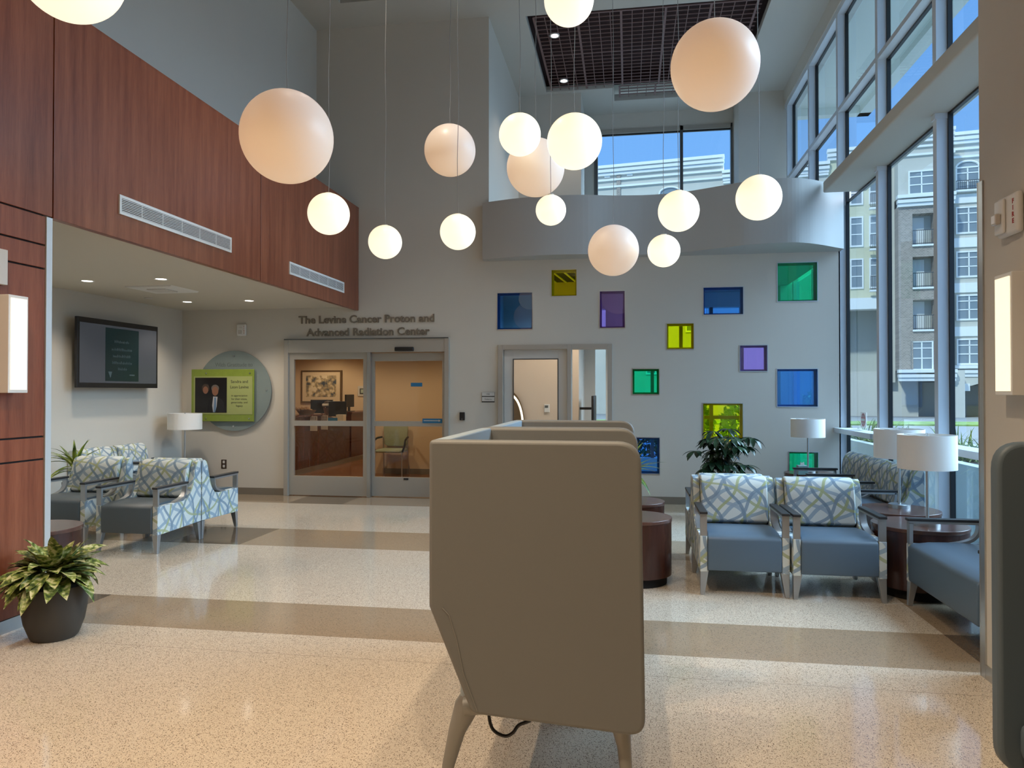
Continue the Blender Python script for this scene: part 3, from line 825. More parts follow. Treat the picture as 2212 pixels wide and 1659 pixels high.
# vents on the panelling
for y0, y1, z0, z1, lab in ((5.066, 6.673, 2.893, 3.042, 'long white air vent grille in the cherry panelling, near the camera'), (7.927, 9.57, 2.884, 3.030, 'long white air vent grille at the far end of the cherry panelling')):
    t = thing('air_vent', lab, 'vent', (XL, (y0 + y1) / 2, z0), group='air vents in the panelling')
    f = MB(); w = .022
    f.box(XL, XL + .012, y0, y1, z0, z0 + w).box(XL, XL + .012, y0, y1, z1 - w, z1).box(XL, XL + .012, y0, y0 + w, z0 + w, z1 - w).box(XL, XL + .012, y1 - w, y1, z0 + w, z1 - w)
    f.build('vent_frame', M['white'], t)
    MB().box(XL, XL + .002, y0 + w, y1 - w, z0 + w, z1 - w).build('vent_backing', M['matblack'], t)
    l = MB(); k = 8
    for i in range(k):
        z = z0 + w + (i + .5) * (z1 - z0 - 2 * w) / k
        l.box(XL + .002, XL + .010, y0 + w, y1 - w, z - .0028, z + .0028)
    for i in range(1, 6):
        y = y0 + (y1 - y0) * i / 6
        l.box(XL + .002, XL + .009, y - .003, y + .003, z0 + w, z1 - w)
    l.build('vent_slats', M['white'], t)

# sconces
t = thing('wall_sconce', 'glowing box sconce on the cherry wall at the left edge', 'wall lamp', (XL, 4.04, 1.52), group='box sconces')
MB().box(XL, XL + .095, 3.965, 4.115, 1.515, 2.125).build('sconce_body', M['white'], t, bevel=.003)
MB().box(XL + .095, XL + .10, 3.98, 4.10, 1.535, 2.105).build('diffuser', M['sconce_glass'], t)
t = thing('wall_sconce', 'glowing box sconce on the plain wall at the right edge', 'wall lamp', (1.875, 3.88, 1.51), group='box sconces')
MB().box(1.80, 1.875, 3.80, 3.965, 1.505, 2.095).build('sconce_body', M['white'], t, bevel=.003)
MB().box(1.795, 1.80, 3.815, 3.95, 1.525, 2.075).build('diffuser', M['sconce_glass'], t)

# downlights (trims + lenses)
DL = [(-5.94, 7.28, 2.755, 'near left recessed downlight in the alcove ceiling'), (-5.04, 7.28, 2.755, 'near right recessed downlight in the alcove ceiling'),
      (-5.96, 9.18, 2.755, 'far left recessed downlight in the alcove ceiling'), (-5.06, 9.20, 2.755, 'far right recessed downlight in the alcove ceiling'),
      (-1.08, 10.87, H + .01, 'nearer downlight in the dark wood ceiling grid'), (-1.08, 12.48, H + .01, 'farther downlight in the dark wood ceiling grid')]
for x, y, z, lab in DL:
    t = thing('downlight', lab, 'ceiling light', (x, y, z), group='recessed downlights')
    MB().lathe([(.052, z), (.075, z - .004), (.075, z + .01), (.052, z + .01)], x, y, 28).build('trim_ring', M['white'], t)
    MB().cyl(x, y, z - .001, z + .006, .055, 24).build('lens', M['led'], t)
t = thing('ceiling_diffuser', 'square white air diffuser in the alcove ceiling', 'vent', (-5.5, 7.95, 2.755))
MB().prism([(-5.80, 2.755), (-5.2, 2.755), (-5.22, 2.74), (-5.78, 2.74)], 'y', 7.7, 8.25).build('diffuser_plate', M['white'], t)
MB().box(-5.62, -5.38, 7.85, 8.09, 2.728, 2.74).build('diffuser_core', M['plate'], t)
t = thing('sprinkler', 'small sprinkler disc in the alcove ceiling', 'sprinkler', (-6.2, 8.7, 2.755))
MB().cyl(-6.2, 8.7, 2.745, 2.755, .05, 24).build('cover_disc', M['plate'], t)

# ================================================================ globe pendants
def cpt(px, py, k):
    """point at depth k along the view direction of a picture position (used once to lay out the pendants)"""
    f = Vector((-math.sin(YAW) * math.cos(PITCH), math.cos(YAW) * math.cos(PITCH), math.sin(PITCH)))
    r_ = Vector((math.cos(YAW), math.sin(YAW), 0)); u = r_.cross(f)
    return Vector((0, 0, 1.52)) + (f + r_ * (px - 1106) / F_PX - u * (py - 829.5) / F_PX) * k
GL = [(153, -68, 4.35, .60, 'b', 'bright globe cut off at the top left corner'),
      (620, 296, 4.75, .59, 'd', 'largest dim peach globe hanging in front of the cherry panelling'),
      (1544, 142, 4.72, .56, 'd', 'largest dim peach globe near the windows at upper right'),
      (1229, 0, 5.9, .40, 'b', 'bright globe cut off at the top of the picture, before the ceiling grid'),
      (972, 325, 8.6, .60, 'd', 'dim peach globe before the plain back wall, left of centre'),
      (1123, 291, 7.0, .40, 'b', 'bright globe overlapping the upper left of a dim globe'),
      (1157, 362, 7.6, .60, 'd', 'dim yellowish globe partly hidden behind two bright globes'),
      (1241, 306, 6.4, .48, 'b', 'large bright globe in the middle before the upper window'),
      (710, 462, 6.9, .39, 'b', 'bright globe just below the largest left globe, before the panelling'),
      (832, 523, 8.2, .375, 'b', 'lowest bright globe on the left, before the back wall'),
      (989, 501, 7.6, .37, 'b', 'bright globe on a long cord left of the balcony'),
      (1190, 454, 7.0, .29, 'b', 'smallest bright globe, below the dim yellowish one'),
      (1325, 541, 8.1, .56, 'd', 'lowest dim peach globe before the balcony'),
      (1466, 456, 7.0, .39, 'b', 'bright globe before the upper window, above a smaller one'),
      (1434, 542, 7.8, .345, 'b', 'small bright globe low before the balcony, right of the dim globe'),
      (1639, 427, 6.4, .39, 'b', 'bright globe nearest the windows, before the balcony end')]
for px, py, k, D, kind, lab in GL:
    c = cpt(px, py, k); r0 = D / 2
    t = thing('globe_pendant', lab, 'pendant lamp', (c.x, c.y, c.z - r0), group='globe pendants')
    prof = []; N_ = 28; cut = .28
    for i in range(N_ + 1):
        a = -PI / 2 + (PI - cut) * i / N_
        prof.append((max(0.0, r0 * math.cos(a)), c.z + r0 * math.sin(a)))
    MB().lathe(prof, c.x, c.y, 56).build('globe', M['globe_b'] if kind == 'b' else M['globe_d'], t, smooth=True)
    ct = c.z + r0 * math.cos(cut)
    MB().cyl(c.x, c.y, ct, ct + .012, .03, 20).build('cap', M['plate'], t)
    top = H if c.y > 3.2 else 4.3
    random.seed(int(px)); pts = []
    for i in range(13):
        z = ct + (top - ct) * i / 12
        wv = .006 * math.sin(i * 1.3 + px) if 0 < i < 12 else 0
        pts.append((c.x + wv, c.y, z))
    MB().tube(pts, .0032, 6).build('cord', M['cord'], t, smooth=True)
    MB().cyl(c.x, c.y, top - .02, top, .05, 20).build('canopy', M['plate'], t)

# ================================================================ lounge seating
def arm(root, xc, w=.050):
    a = MB()
    a.box(xc - w / 2, xc + w / 2, .004, .028, .435, .592)
    a.box(xc - w / 2, xc + w / 2, .004, .47, .588, .604)
    path = [(.465, .600), (.466, .560), (.452, .515), (.415, .478), (.35, .455), (.27, .441)]
    path = cr(path, 4)
    out = []; inn = []
    for i, p in enumerate(path):
        q = path[min(i + 1, len(path) - 1)]; p0 = path[max(i - 1, 0)]
        tx, tz = q[0] - p0[0], q[1] - p0[1]; l = math.hypot(tx, tz) or 1
        out.append((p[0] - tz / l * .010, p[1] + tx / l * .010)); inn.append((p[0] + tz / l * .010, p[1] - tx / l * .010))
    for i in range(len(path) - 1):
        a.prism([out[i], out[i + 1], inn[i + 1], inn[i]], 'x', xc - w / 2, xc + w / 2)
    o = a.build('arm', M['chairmetal'], root, local=True)
    MB().box(xc - w / 2 - .004, xc + w / 2 + .004, -.008, .492, .604, .624).build('arm_cap', M['armcap'], o, local=True, bevel=.004)
def lounge(name, label, cat, W, n=1, seatmat=None, group=None):
    root = thing(name, label, cat, group=group)
    sm = seatmat or M['vinyl']
    sw = .055
    prof = [(0, .172), (0, .442), (.22, .442), (.40, .442), (.47, .458), (.52, .505), (.556, .58), (.585, .68), (.605, .762), (.63, .803), (.665, .816), (.70, .807), (.71, .775), (.71, .19)]
    for x0 in (0, W - sw):
        MB().prism(prof, 'x', x0, x0 + sw).build('side_panel', M['fabric'], root, local=True, uv=True, bevel=.006, seg=2)
    inner = W - 2 * sw; sx = inner / n
    for i in range(n):
        a, b = sw + i * sx + .002, sw + (i + 1) * sx - .002
        sp = [(-.008, .185), (-.014, .30), (-.010, .425), (.012, .447), (.12, .462), (.30, .466), (.50, .452), (.56, .43), (.56, .19)]
        MB().prism(sp, 'x', a, b).build('seat', sm, root, local=True, bevel=.012, seg=3)
        bp = [(.50, .475), (.522, .56), (.528, .66), (.545, .745), (.575, .800), (.615, .826), (.66, .829), (.697, .810), (.712, .765), (.712, .20), (.57, .20), (.57, .44)]
        MB().prism(bp, 'x', a + .001, b - .001).build('backrest', M['fabric'], root, local=True, uv=True, bevel=.016, seg=3)
    for i in range(n + 1):
        xc = .0275 + i * (W - .055) / n
        if 0 < i < n: arm(root, xc)
        else: arm(root, xc)
    for lx, s in ((0, 1), (W, -1)):
        for ly, d in ((.0, 1), (.71, -1)):
            b = len([0]); q = MB()
            t0, t1 = .062, .030
            top = [(lx, ly), (lx + s * t0, ly), (lx + s * t0, ly + d * .055), (lx, ly + d * .055)]
            bot = [(lx, ly - d * .005), (lx + s * t1, ly - d * .005), (lx + s * t1, ly + d * .025), (lx, ly + d * .025)]
            q.v = [(x + s * .002, y + d * .004, .0) for x, y in bot] + [(x + s * .002, y + d * .004, .185) for x, y in top]
            q.f = [(0, 1, 2, 3), (4, 5, 6, 7), (0, 1, 5, 4), (1, 2, 6, 5), (2, 3, 7, 6), (3, 0, 4, 7)]; q.m = [0] * 6
            q.build('leg', M['chairmetal'], root, local=True, bevel=.003)
    return root
W = .645
blue = lounge('lounge_chair', 'x', 'lounge chair', W)
grey = lounge('lounge_chair', 'x', 'lounge chair', W, seatmat=M['vinyl_grey'])
used = set()
def place(proto, x, y, face, label, group):
    o = proto if proto.name not in used else copy_tree(proto)
    used.add(proto.name)
    rz = {'S': 0, 'N': PI, 'E': PI / 2, 'W': -PI / 2}[face]
    o.location = (x, y, 0); o.rotation_euler = (0, 0, rz); o['label'] = label; o['group'] = group
    return o
g1 = 'lounge chairs by the windows'; g2 = 'lounge chairs in the alcove'
place(blue, .530, 5.655, 'S', 'blue lounge chair facing the camera, left of the pair beside the dark drum tables', g1)
place(blue, 1.192, 5.630, 'S', 'blue lounge chair facing the camera, right of the pair beside the lamp tables', g1)
place(blue, .530 + W, 7.09, 'N', 'lounge chair back to back with the left blue chair, only its arm showing', g1)
place(grey, -5.005, 6.265, 'S', 'grey-seated lounge chair facing the camera, nearest of the alcove group', g2)
place(grey, -5.95, 6.49, 'S', 'grey-seated lounge chair cut by the steel edge, left of the nearest alcove chair', g2)
place(grey, -5.005 + W, 7.70, 'N', 'lounge chair facing the sliding door, back to back with the nearest alcove chair', g2)
place(grey, -5.95, 7.86, 'E', 'lounge chair against the television wall, nearer of the two', g2)
place(grey, -5.95, 8.52, 'E', 'lounge chair against the television wall, closest to the corner lamp', g2)
s3 = lounge('three_seat_sofa', 'patterned three seat sofa with open metal arms along the windows', 'sofa', 2.02, 3)
s3.location = (1.94, 9.15, 0); s3.rotation_euler = (0, 0, -PI / 2)
wc = lounge('wide_lounge_chair', 'wide blue lounge seat facing left, cut off by the right wall edge', 'lounge chair', 1.16, 1)
wc.location = (1.965, 5.63, 0); wc.rotation_euler = (0, 0, -PI / 2)

# ================================================================ drum tables and lamps
def drum(x, y, r0, label, h=.52):
    t = thing('drum_table', label, 'side table', (x, y, 0), group='dark wooden drum tables')
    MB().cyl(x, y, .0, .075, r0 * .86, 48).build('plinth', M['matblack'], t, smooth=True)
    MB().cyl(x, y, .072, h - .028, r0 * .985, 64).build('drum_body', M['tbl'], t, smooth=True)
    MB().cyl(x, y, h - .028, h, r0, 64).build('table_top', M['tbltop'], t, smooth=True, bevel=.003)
drum(.055, 6.0, .29, 'dark drum table just right of the taupe booth, nearer of the two')
drum(.05, 6.86, .28, 'dark drum table behind the nearer one, right of the taupe booth')
drum(2.185, 5.99, .335, 'large dark drum table by the windows carrying the nearest lamp')
drum(2.27, 6.71, .335, 'large dark drum table by the windows carrying the second lamp')
drum(2.22, 9.55, .30, 'drum table in the far corner under the far lamp, mostly hidden')
drum(-4.35, 4.82, .31, 'dark drum table behind the variegated plant, beside the steel edge')
drum(-6.32, 9.72, .28, 'drum table in the alcove corner carrying the lamp')
def lamp(x, y, label, r0=.2, z0=.52, sb=.96, st=1.195):
    t = thing('table_lamp', label, 'table lamp', (x, y, z0), group='white drum shade table lamps')
    MB().lathe([(.088, z0), (.088, z0 + .030), (.080, z0 + .034), (.012, z0 + .036), (.012, z0 + .04)], x, y, 40).build('lamp_base', M['steel'], t, smooth=True)
    MB().cyl(x, y, z0 + .036, st - .02, .0105, 16).build('pole', M['steel'], t, smooth=True)
    sh = MB().lathe([(r0, sb), (r0, st), (r0 - .004, st), (r0 - .004, sb), (r0, sb)], x, y, 56)
    o = sh.build('lamp_shade', M['shade'], t, smooth=True)
    q = MB()
    for a in (0, 2.1, 4.2):
        q.tube([(x, y, st - .02), (x + (r0 - .003) * math.cos(a), y + (r0 - .003) * math.sin(a), st - .004)], .003, 6)
    q.cyl(x, y, st - .024, st - .008, .016, 12)
    q.build('shade_spider', M['steel'], t)
    MB().cyl(x, y, st - .008, st + .012, .007, 12).build('finial', M['steel'], t)
lamp(2.215, 5.92, 'white shaded lamp nearest the camera, on the front drum table by the windows', st=1.20, sb=.945)
lamp(2.32, 6.80, 'white shaded lamp overlapped by the nearest lamp, on the second drum table', st=1.20, sb=.95)
lamp(2.19, 9.50, 'white shaded lamp at the far wall, below the large blue window', st=1.19, sb=.965)
lamp(-6.30, 9.66, 'white shaded lamp in the alcove corner beside the donor sign', r0=.232, st=1.215, sb=.985)
t = thing('tissue_box', 'small pale tissue box on the far drum table beside the lamp', 'tissue box', (2.085, 9.345, .52))
MB().box(2.03, 2.14, 9.29, 9.40, .52, .63).build('box_body', M['tealbox'], t, bevel=.003)
MB().prism([(2.06, .63), (2.11, .63), (2.105, .67), (2.08, .655), (2.07, .675)], 'y', 9.33, 9.35).build('tissue', M['white'], t)

# ================================================================ high-back booths
def rounded(poly, rads, seg=7):
    out = []; n = len(poly)
    for i in range(n):
        p0, p, p1 = Vector(poly[i - 1]), Vector(poly[i]), Vector(poly[(i + 1) % n]); r_ = rads[i]
        if r_ <= 0: out.append(tuple(p)); continue
        a = (p0 - p).normalized(); b = (p1 - p).normalized()
        ang = a.angle(b); d = r_ / math.tan(ang / 2)
        A = p + a * d; B = p + b * d
        for k in range(seg + 1):
            t = k / seg
            q = (1 - t) ** 2 * A + 2 * t * (1 - t) * p + t * t * B
            out.append(tuple(q))
    return out
def booth(name, label, x0, x1, y0, y1, mo, mi, mirror=False):
    t = thing(name, label, 'high-back booth chair', (x0, (y0 + y1) / 2, 0), group=None)
    def X(x): return x
    th = .055
    poly = [(x0, 1.345), (x1 - .014, 1.345), (x1, .315), (x0 + .16, .355), (x0, .737)]
    rd = [.02, .085, .06, .045, .02]
    if mirror:
        poly = [(x1, 1.36), (x0, 1.36), (x0, .30), (x1 - .14, .34), (x1, .737)]
        rd = [.02, .09, .09, .04, .02]
    out = rounded(poly, rd)
    for ya, yb, nm in ((y0, y0 + th, 'side_panel'), (y1 - th, y1, 'side_panel')):
        MB().prism(out, 'y', ya, yb).build(nm, mo, t, smooth=True, bevel=.014, seg=4)
    bx = (x0, x0 + th) if not mirror else (x1 - th, x1)
    sgn = 1 if not mirror else -1
    bxo = x0 if not mirror else x1
    prof = [(bxo + .001 * sgn, 1.343), (bxo + th * sgn, 1.343), (bxo + th * sgn, .75), (bxo + (.16 + .06) * sgn, .37), (bxo + .165 * sgn, .36), (bxo + .001 * sgn, .735)]
    MB().prism(prof, 'y', y0 + th, y1 - th).build('back_panel', mi, t, bevel=.006)
    xa, xb = (x0 + .10, x1 - .05) if not mirror else (x0 + .05, x1 - .10)
    MB().box(xa, xb, y0 + th, y1 - th, .36, .48).build('seat', mi, t, bevel=.03, seg=3)
    for yy in (y0 + .09, y1 - .09):
        if not mirror:
            MB().tube([(x0 + .165, yy, .40), (x0 + .12, yy, .34), (x0 + .085, yy, .25), (x0 + .055, yy, .13), (x0 + .03, yy, .0)], [.05, .046, .032, .024, .018], 12).build('leg', M['podleg'], t, smooth=True)
            MB().tube([(x1 - .12, yy, .345), (x1 - .085, yy, .31), (x1 - .075, yy, .24), (x1 - .065, yy, .12), (x1 - .055, yy, .0)], [.045, .036, .026, .021, .017], 12).build('leg', M['podleg'], t, smooth=True)
        else:
            MB().tube([(x1 - .165, yy, .40), (x1 - .085, yy, .25), (x1 - .03, yy, .0)], [.045, .03, .018], 12).build('leg', M['podleg'], t, smooth=True)
            MB().tube([(x0 + .12, yy, .35), (x0 + .08, yy, .24), (x0 + .06, yy, .0)], [.04, .028, .017], 12).build('leg', M['podleg'], t, smooth=True)
    return t
b1 = booth('booth_chair', 'large taupe high-back booth chair in the middle foreground', -.722, .058, 2.60, 3.60, M['taupe'], M['lit_blue_in'])
b1['group'] = 'taupe booth chairs'
# stitched seam line on the near panel
MB().tube([(-.72 + .05, 2.597, .735), (-.72 + .075, 2.597, .71), (-.72 + .105, 2.597, .62), (-.72 + .13, 2.597, .50), (-.72 + .18, 2.597, .37)], .0015, 6).build('stitched_seam', M['podleg'], b1)
MB().tube([(-.60, 2.66, .36), (-.52, 2.66, .37), (-.42, 2.66, .375), (-.40, 2.66, .372)], .035, 10).build('leg_bracket', M['podleg'], b1, smooth=True)
b2 = booth('booth_chair', 'second taupe high-back booth chair, seen over the near one', -.710, .052, 3.625, 4.58, M['taupe'], M['lit_blue_in'])
b2['group'] = 'taupe booth chairs'
booth('booth_chair', 'blue-grey high-back booth chair cut off at the right edge', 1.165, 1.855, 1.60, 2.61, M['bluegrey'], M['bluegrey'], mirror=True)
tag(MB().tube(cr([(-.53, 2.75, .34), (-.52, 2.74, .27), (-.50, 2.73, .24), (-.46, 2.73, .225), (-.43, 2.73, .24), (-.41, 2.74, .265), (-.37, 2.75, .28), (-.35, 2.76, .30), (-.34, 2.77, .345)], 4), .0065, 8).build('power_cable', M['black'], smooth=True),
    'black power cable looping below the near booth chair', 'cable')

# ================================================================ plants
def blade(mb, p0, dirv, length, width, droop, fold=.25, n=8, peak=.4, m=0, twist=0, tipz=None):
    """one leaf: arching spine with a folded cross-section"""
    d = Vector(dirv).normalized(); p = Vector(p0)
    side = d.cross(Vector((0, 0, 1)))
    if side.length < .05: side = Vector((1, 0, 0))
    side.normalize()
    if twist: side = Matrix.Rotation(twist, 3, d) @ side
    b = len(mb.v); step = length / n
    for i in range(n + 1):
        t = i / n
        if t < peak: w = math.sin(t / peak * PI / 2) ** .8
        else: w = math.cos((t - peak) / (1 - peak) * PI / 2) ** .9
        w = max(w, .02) * width / 2
        nrm = side.cross(d).normalized()
        mb.v += [tuple(p - side * w + nrm * w * fold), tuple(p), tuple(p + side * w + nrm * w * fold)]
        d = (d + Vector((0, 0, -droop / n))).normalized()
        p = p + d * step
    for i in range(n):
        for k in (0, 1):
            a = b + i * 3 + k
            mb.f.append((a, a + 1, a + 4, a + 3)); mb.m.append(m)
random.seed(11)
px_, py_ = -3.525, 4.06
t = thing('potted_plant', 'variegated leafy plant in a charcoal pot on the floor at lower left', 'potted plant', (px_, py_, 0))
MB().lathe([(.0, .0), (.120, .0), (.134, .015), (.165, .10), (.182, .20), (.186, .27), (.184, .325), (.174, .325), (.160, .29), (.0, .29)], px_, py_, 64).build('pot', M['pot'], t, smooth=True)
MB().cyl(px_, py_, .27, .295, .160, 32).build('soil', M['soil'], t)
lf = MB()
for i in range(120):
    a = random.uniform(0, 2 * PI); el = random.choice((.0, .1, .25, .35, .6, .9, 1.25)) + random.uniform(-.12, .12)
    ln = random.uniform(.18, .27) * (1.0 if el < 1 else .85)
    st = Vector((px_ + .07 * math.cos(a) * random.random(), py_ + .07 * math.sin(a) * random.random(), .325 + random.uniform(.0, .07)))
    d = Vector((math.cos(a) * math.cos(el), math.sin(a) * math.cos(el), math.sin(el)))
    base = st + d * random.uniform(.03, .08) + Vector((0, 0, .02))
    if base.x + d.x * ln < XL + .03: d.x = abs(d.x) * .2; d.normalize()
    blade(lf, base, d, ln, random.uniform(.07, .095), random.uniform(.6, 1.4), .25, 8, .42, twist=random.uniform(-.4, .4))
lf.build('foliage', M['agla'], t, smooth=True, recalc=False)
sm = MB()
for i in range(22):
    a = random.uniform(0, 2 * PI); sm.tube([(px_ + .03 * math.cos(a), py_ + .03 * math.sin(a), .29), (px_ + .09 * math.cos(a), py_ + .09 * math.sin(a), .40)], .004, 5)
sm.build('stems', M['stem'], t)

def dracaena(x, y, z0, hpot, label, top, spread, seed, n=34, pot_r=.13):
    random.seed(seed)
    t = thing('dracaena_plant', label, 'potted plant', (x, y, z0))
    MB().lathe([(0, z0), (pot_r * .75, z0), (pot_r, z0 + hpot), (pot_r * .93, z0 + hpot), (pot_r * .9, z0 + hpot - .03), (0, z0 + hpot - .03)], x, y, 40).build('pot', M['pot'], t, smooth=True)
    MB().tube([(x, y, z0 + hpot - .04), (x, y, top)], .014, 8).build('stem', M['stem'], t, smooth=True)
    q = MB()
    for i in range(n):
        a = i * 2.399 + random.uniform(-.2, .2); el = random.uniform(.1, 1.25)
        d = Vector((math.cos(a) * math.cos(el), math.sin(a) * math.cos(el), math.sin(el)))
        blade(q, (x, y, top - .10 + .10 * i / n), d, spread * random.uniform(.8, 1.1), .040, random.uniform(.5, 1.5), .35, 9, .35)
    q.build('foliage', M['drac'], t, smooth=True, recalc=False)
dracaena(-6.22, 7.45, 0, .5, 'spiky yellow-green dracaena behind the left alcove chairs', .70, .40, 3)
dracaena(-.02, 7.75, 0, .5, 'dracaena mostly hidden behind the booth, leaf tips before the low blue window', .72, .42, 8)

random.seed(21)
x0_, y0_ = 1.13, 9.0
t = thing('umbrella_plant', 'dark green umbrella plant behind the blue chairs, before the yellow window', 'potted plant', (x0_, y0_, 0))
MB().lathe([(0, 0), (.14, 0), (.18, .36), (.165, .36), (.16, .33), (0, .33)], x0_, y0_, 40).build('pot', M['pot'], t, smooth=True)
st = MB(); q = MB()
for i in range(38):
    a = i * 2.399 + random.uniform(-.3, .3); rr = random.uniform(.05, .34); z = random.uniform(.52, 1.08)
    if rr > .25: z = min(z, .98)
    if rr < .12: z = random.uniform(.7, 1.0)
    hub = Vector((x0_ + rr * math.cos(a), y0_ + rr * .8 * math.sin(a), z))
    s0 = Vector((x0_ + random.uniform(-.05, .05), y0_ + random.uniform(-.05, .05), max(.35, z - .38)))
    st.tube([s0, (s0 + hub) / 2 + Vector((0, 0, .03)), hub], .0035, 5)
    nl = random.choice((6, 7, 8))
    for k in range(nl):
        b = 2 * PI * k / nl + a
        d = Vector((math.cos(b), math.sin(b), random.uniform(-.15, .25))) + Vector((math.cos(a), math.sin(a), 0)) * .35
        blade(q, hub, d, random.uniform(.16, .22), .062, random.uniform(.8, 1.5), .25, 6, .55)
for i in range(4):
    st.tube([(x0_ + .03 * i - .05, y0_, .3), (x0_ + .05 * (i - 1.5), y0_ + .02 * i, .85)], .009, 6)
q.build('foliage', M['schef'], t, smooth=True, recalc=False)
st.build('stems', M['stem'], t)

# ================================================================ reception seen through the sliding doors
S('wall_reception', MB().box(-4.5, -2.3, 13.12, 13.3, 0, 2.9).box(-4.7, -4.5, 13.12, 17.4, 0, 2.9).box(-8.6, -4.5, 17.2, 17.4, 0, 2.9).box(-8.7, -8.5, 10.33, 17.4, 0, 2.9).box(-2.5, -2.3, 10.33, 13.2, 0, 2.9).box(-8.6, -6.9, 10.2, 10.34, 0, 2.9), M['beige'])
S('trim_8', MB().box(-8.6, -2.2, 10.33, 17.4, 2.7, 2.9), M['ceil'])
S('baseboard_reception', MB().box(-4.52, -2.5, 13.105, 13.12, 0, .10), M['base'])
t = thing('reception_desk', 'dark cherry reception counter seen through the sliding doors', 'reception desk', (-6.3, 14.2, 0))
MB().box(-6.36, -6.0, 12.45, 13.85, .09, 1.05).box(-6.36, -6.0, 15.3, 16.9, .09, 1.05).box(-6.36, -6.02, 13.85, 15.3, .09, .86).build('desk_front', M['desk'], t, bevel=.004)
MB().box(-6.36, -5.97, 12.42, 16.92, .0, .09).build('desk_base', M['base'], t)
MB().box(-6.38, -5.97, 12.43, 13.87, 1.05, 1.085).build('counter_top', M['desk'], t, bevel=.004)
MB().box(-6.38, -5.97, 15.28, 16.92, 1.05, 1.085).build('counter_top', M['desk'], t, bevel=.004)
MB().box(-6.5, -5.80, 13.87, 15.28, .86, .89).build('writing_ledge', pmat('stone_ledge', (.32, .27, .2), .3), t)
# monitors
def monitor(x, y, z, w, h, rz, label):
    t = thing('computer_monitor', label, 'monitor', (x, y, z), rz)
    MB().box(-w / 2, w / 2, -.02, .02, .10, .10 + h).build('monitor_case', M['black'], t, local=True, bevel=.006)
    MB().box(-.02, .02, -.01, .03, 0, .15).build('stand', M['black'], t, local=True)
    MB().box(-.1, .1, -.08, .08, 0, .012).build('stand_base', M['black'], t, local=True)
monitor(-6.25, 15.15, .89, .41, .33, 0, 'black monitor turned away in the middle of the reception counter')
monitor(-6.22, 15.75, 1.085, .34, .28, R(80), 'black monitor seen edge-on at the right of the reception counter')
monitor(-7.12, 16.3, .92, .55, .32, 0, 'black monitor at the left, below the framed picture')
# framed art
t = thing('framed_picture', 'framed photograph of windblown reeds on the reception wall', 'picture', (-7.55, 17.2, 1.2))
xa, xb, za, zb = -8.05, -6.98, 1.25, 2.06
MB().box(xa, xb, 17.16, 17.2, za, zb).build('picture_frame', M['goldframe'], t, bevel=.006)
MB().box(xa + .045, xb - .045, 17.155, 17.16, za + .045, zb - .045).build('mat_board', M['mat'], t)
MB().box(xa + .14, xb - .14, 17.152, 17.155, za + .15, zb - .13).build('reeds_image', M['grassart'], t)
for i, (xa, xb, lab) in enumerate(((-6.57, -6.23, 'small white notice board on the reception wall, left of the door stile'), (-6.14, -5.82, 'small white notice board on the reception wall, right of the door stile'))):
    t = thing('notice_board', lab, 'notice board', ((xa + xb) / 2, 17.2, 1.42), group='reception notice boards')
    MB().box(xa, xb, 17.18, 17.2, 1.42, 1.67).build('board', M['plate'], t)
    MB().box(xa + .05, xb - .05, 17.175, 17.18, 1.47, 1.61).build('board_screen', M['dark_steel'], t)
    MB().box(xa + .08, (xa + xb) / 2 - .02, 17.172, 17.175, 1.50, 1.585).box((xa + xb) / 2 + .02, xb - .08, 17.172, 17.175, 1.50, 1.585).build('board_image', pmat('notice_tint', (.40, .50, .42), .5), t)
# basket, cards
t = thing('gift_basket', 'wicker basket of goods on the left of the reception counter', 'basket', (-6.17, 13.4, 1.085))
MB().lathe([(0, 1.085), (.13, 1.085), (.19, 1.17), (.18, 1.17), (.12, 1.10), (0, 1.10)], -6.17, 13.4, 24).build('basket_body', M['basket'], t, smooth=True)
q = MB(); random.seed(4)
for i in range(14):
    q.tube([(-6.17 + random.uniform(-.1, .1), 13.4 + random.uniform(-.1, .1), 1.14 + random.uniform(0, .03)), (-6.17 + random.uniform(-.12, .12), 13.2 + random.uniform(-.1, .1), 1.2 + random.uniform(0, .02))], .026, 8)
q.build('goods', pmat('wrapped_goods', (.40, .25, .14), .7, noise=.5, nscale=30), t)['kind'] = 'stuff'
for i, (y, lab) in enumerate(((13.2, 'paper flyer on the near end of the reception counter front'), (13.7, 'second paper flyer on the reception counter front'))):
    t = thing('flyer_stand', lab, 'flyer', (-6.0, y, .9), group='flyers on the counter front')
    MB().box(-5.998, -5.96, y + .005, y + .02, .78, 1.10).build('backing', M['skin'], t)
    MB().box(-5.998, -5.86, y - .008, y + .005, .78, 1.06).build('sheet', M['paper'], t)
    MB().box(-5.99, -5.87, y - .010, y - .008, .95, 1.05).build('printed_image', M['brick'], t)
tag(MB().box(-6.06, -5.83, 14.1, 14.12, .89, 1.0).build('blue_sign', M['bluestk']), 'small blue sign on the reception counter ledge', 'sign')
tag(MB().box(-6.0, -5.84, 14.45, 14.6, .89, 1.05).build('card_holder', M['paper']), 'pale card holder on the counter ledge beside the blue sign', 'holder')
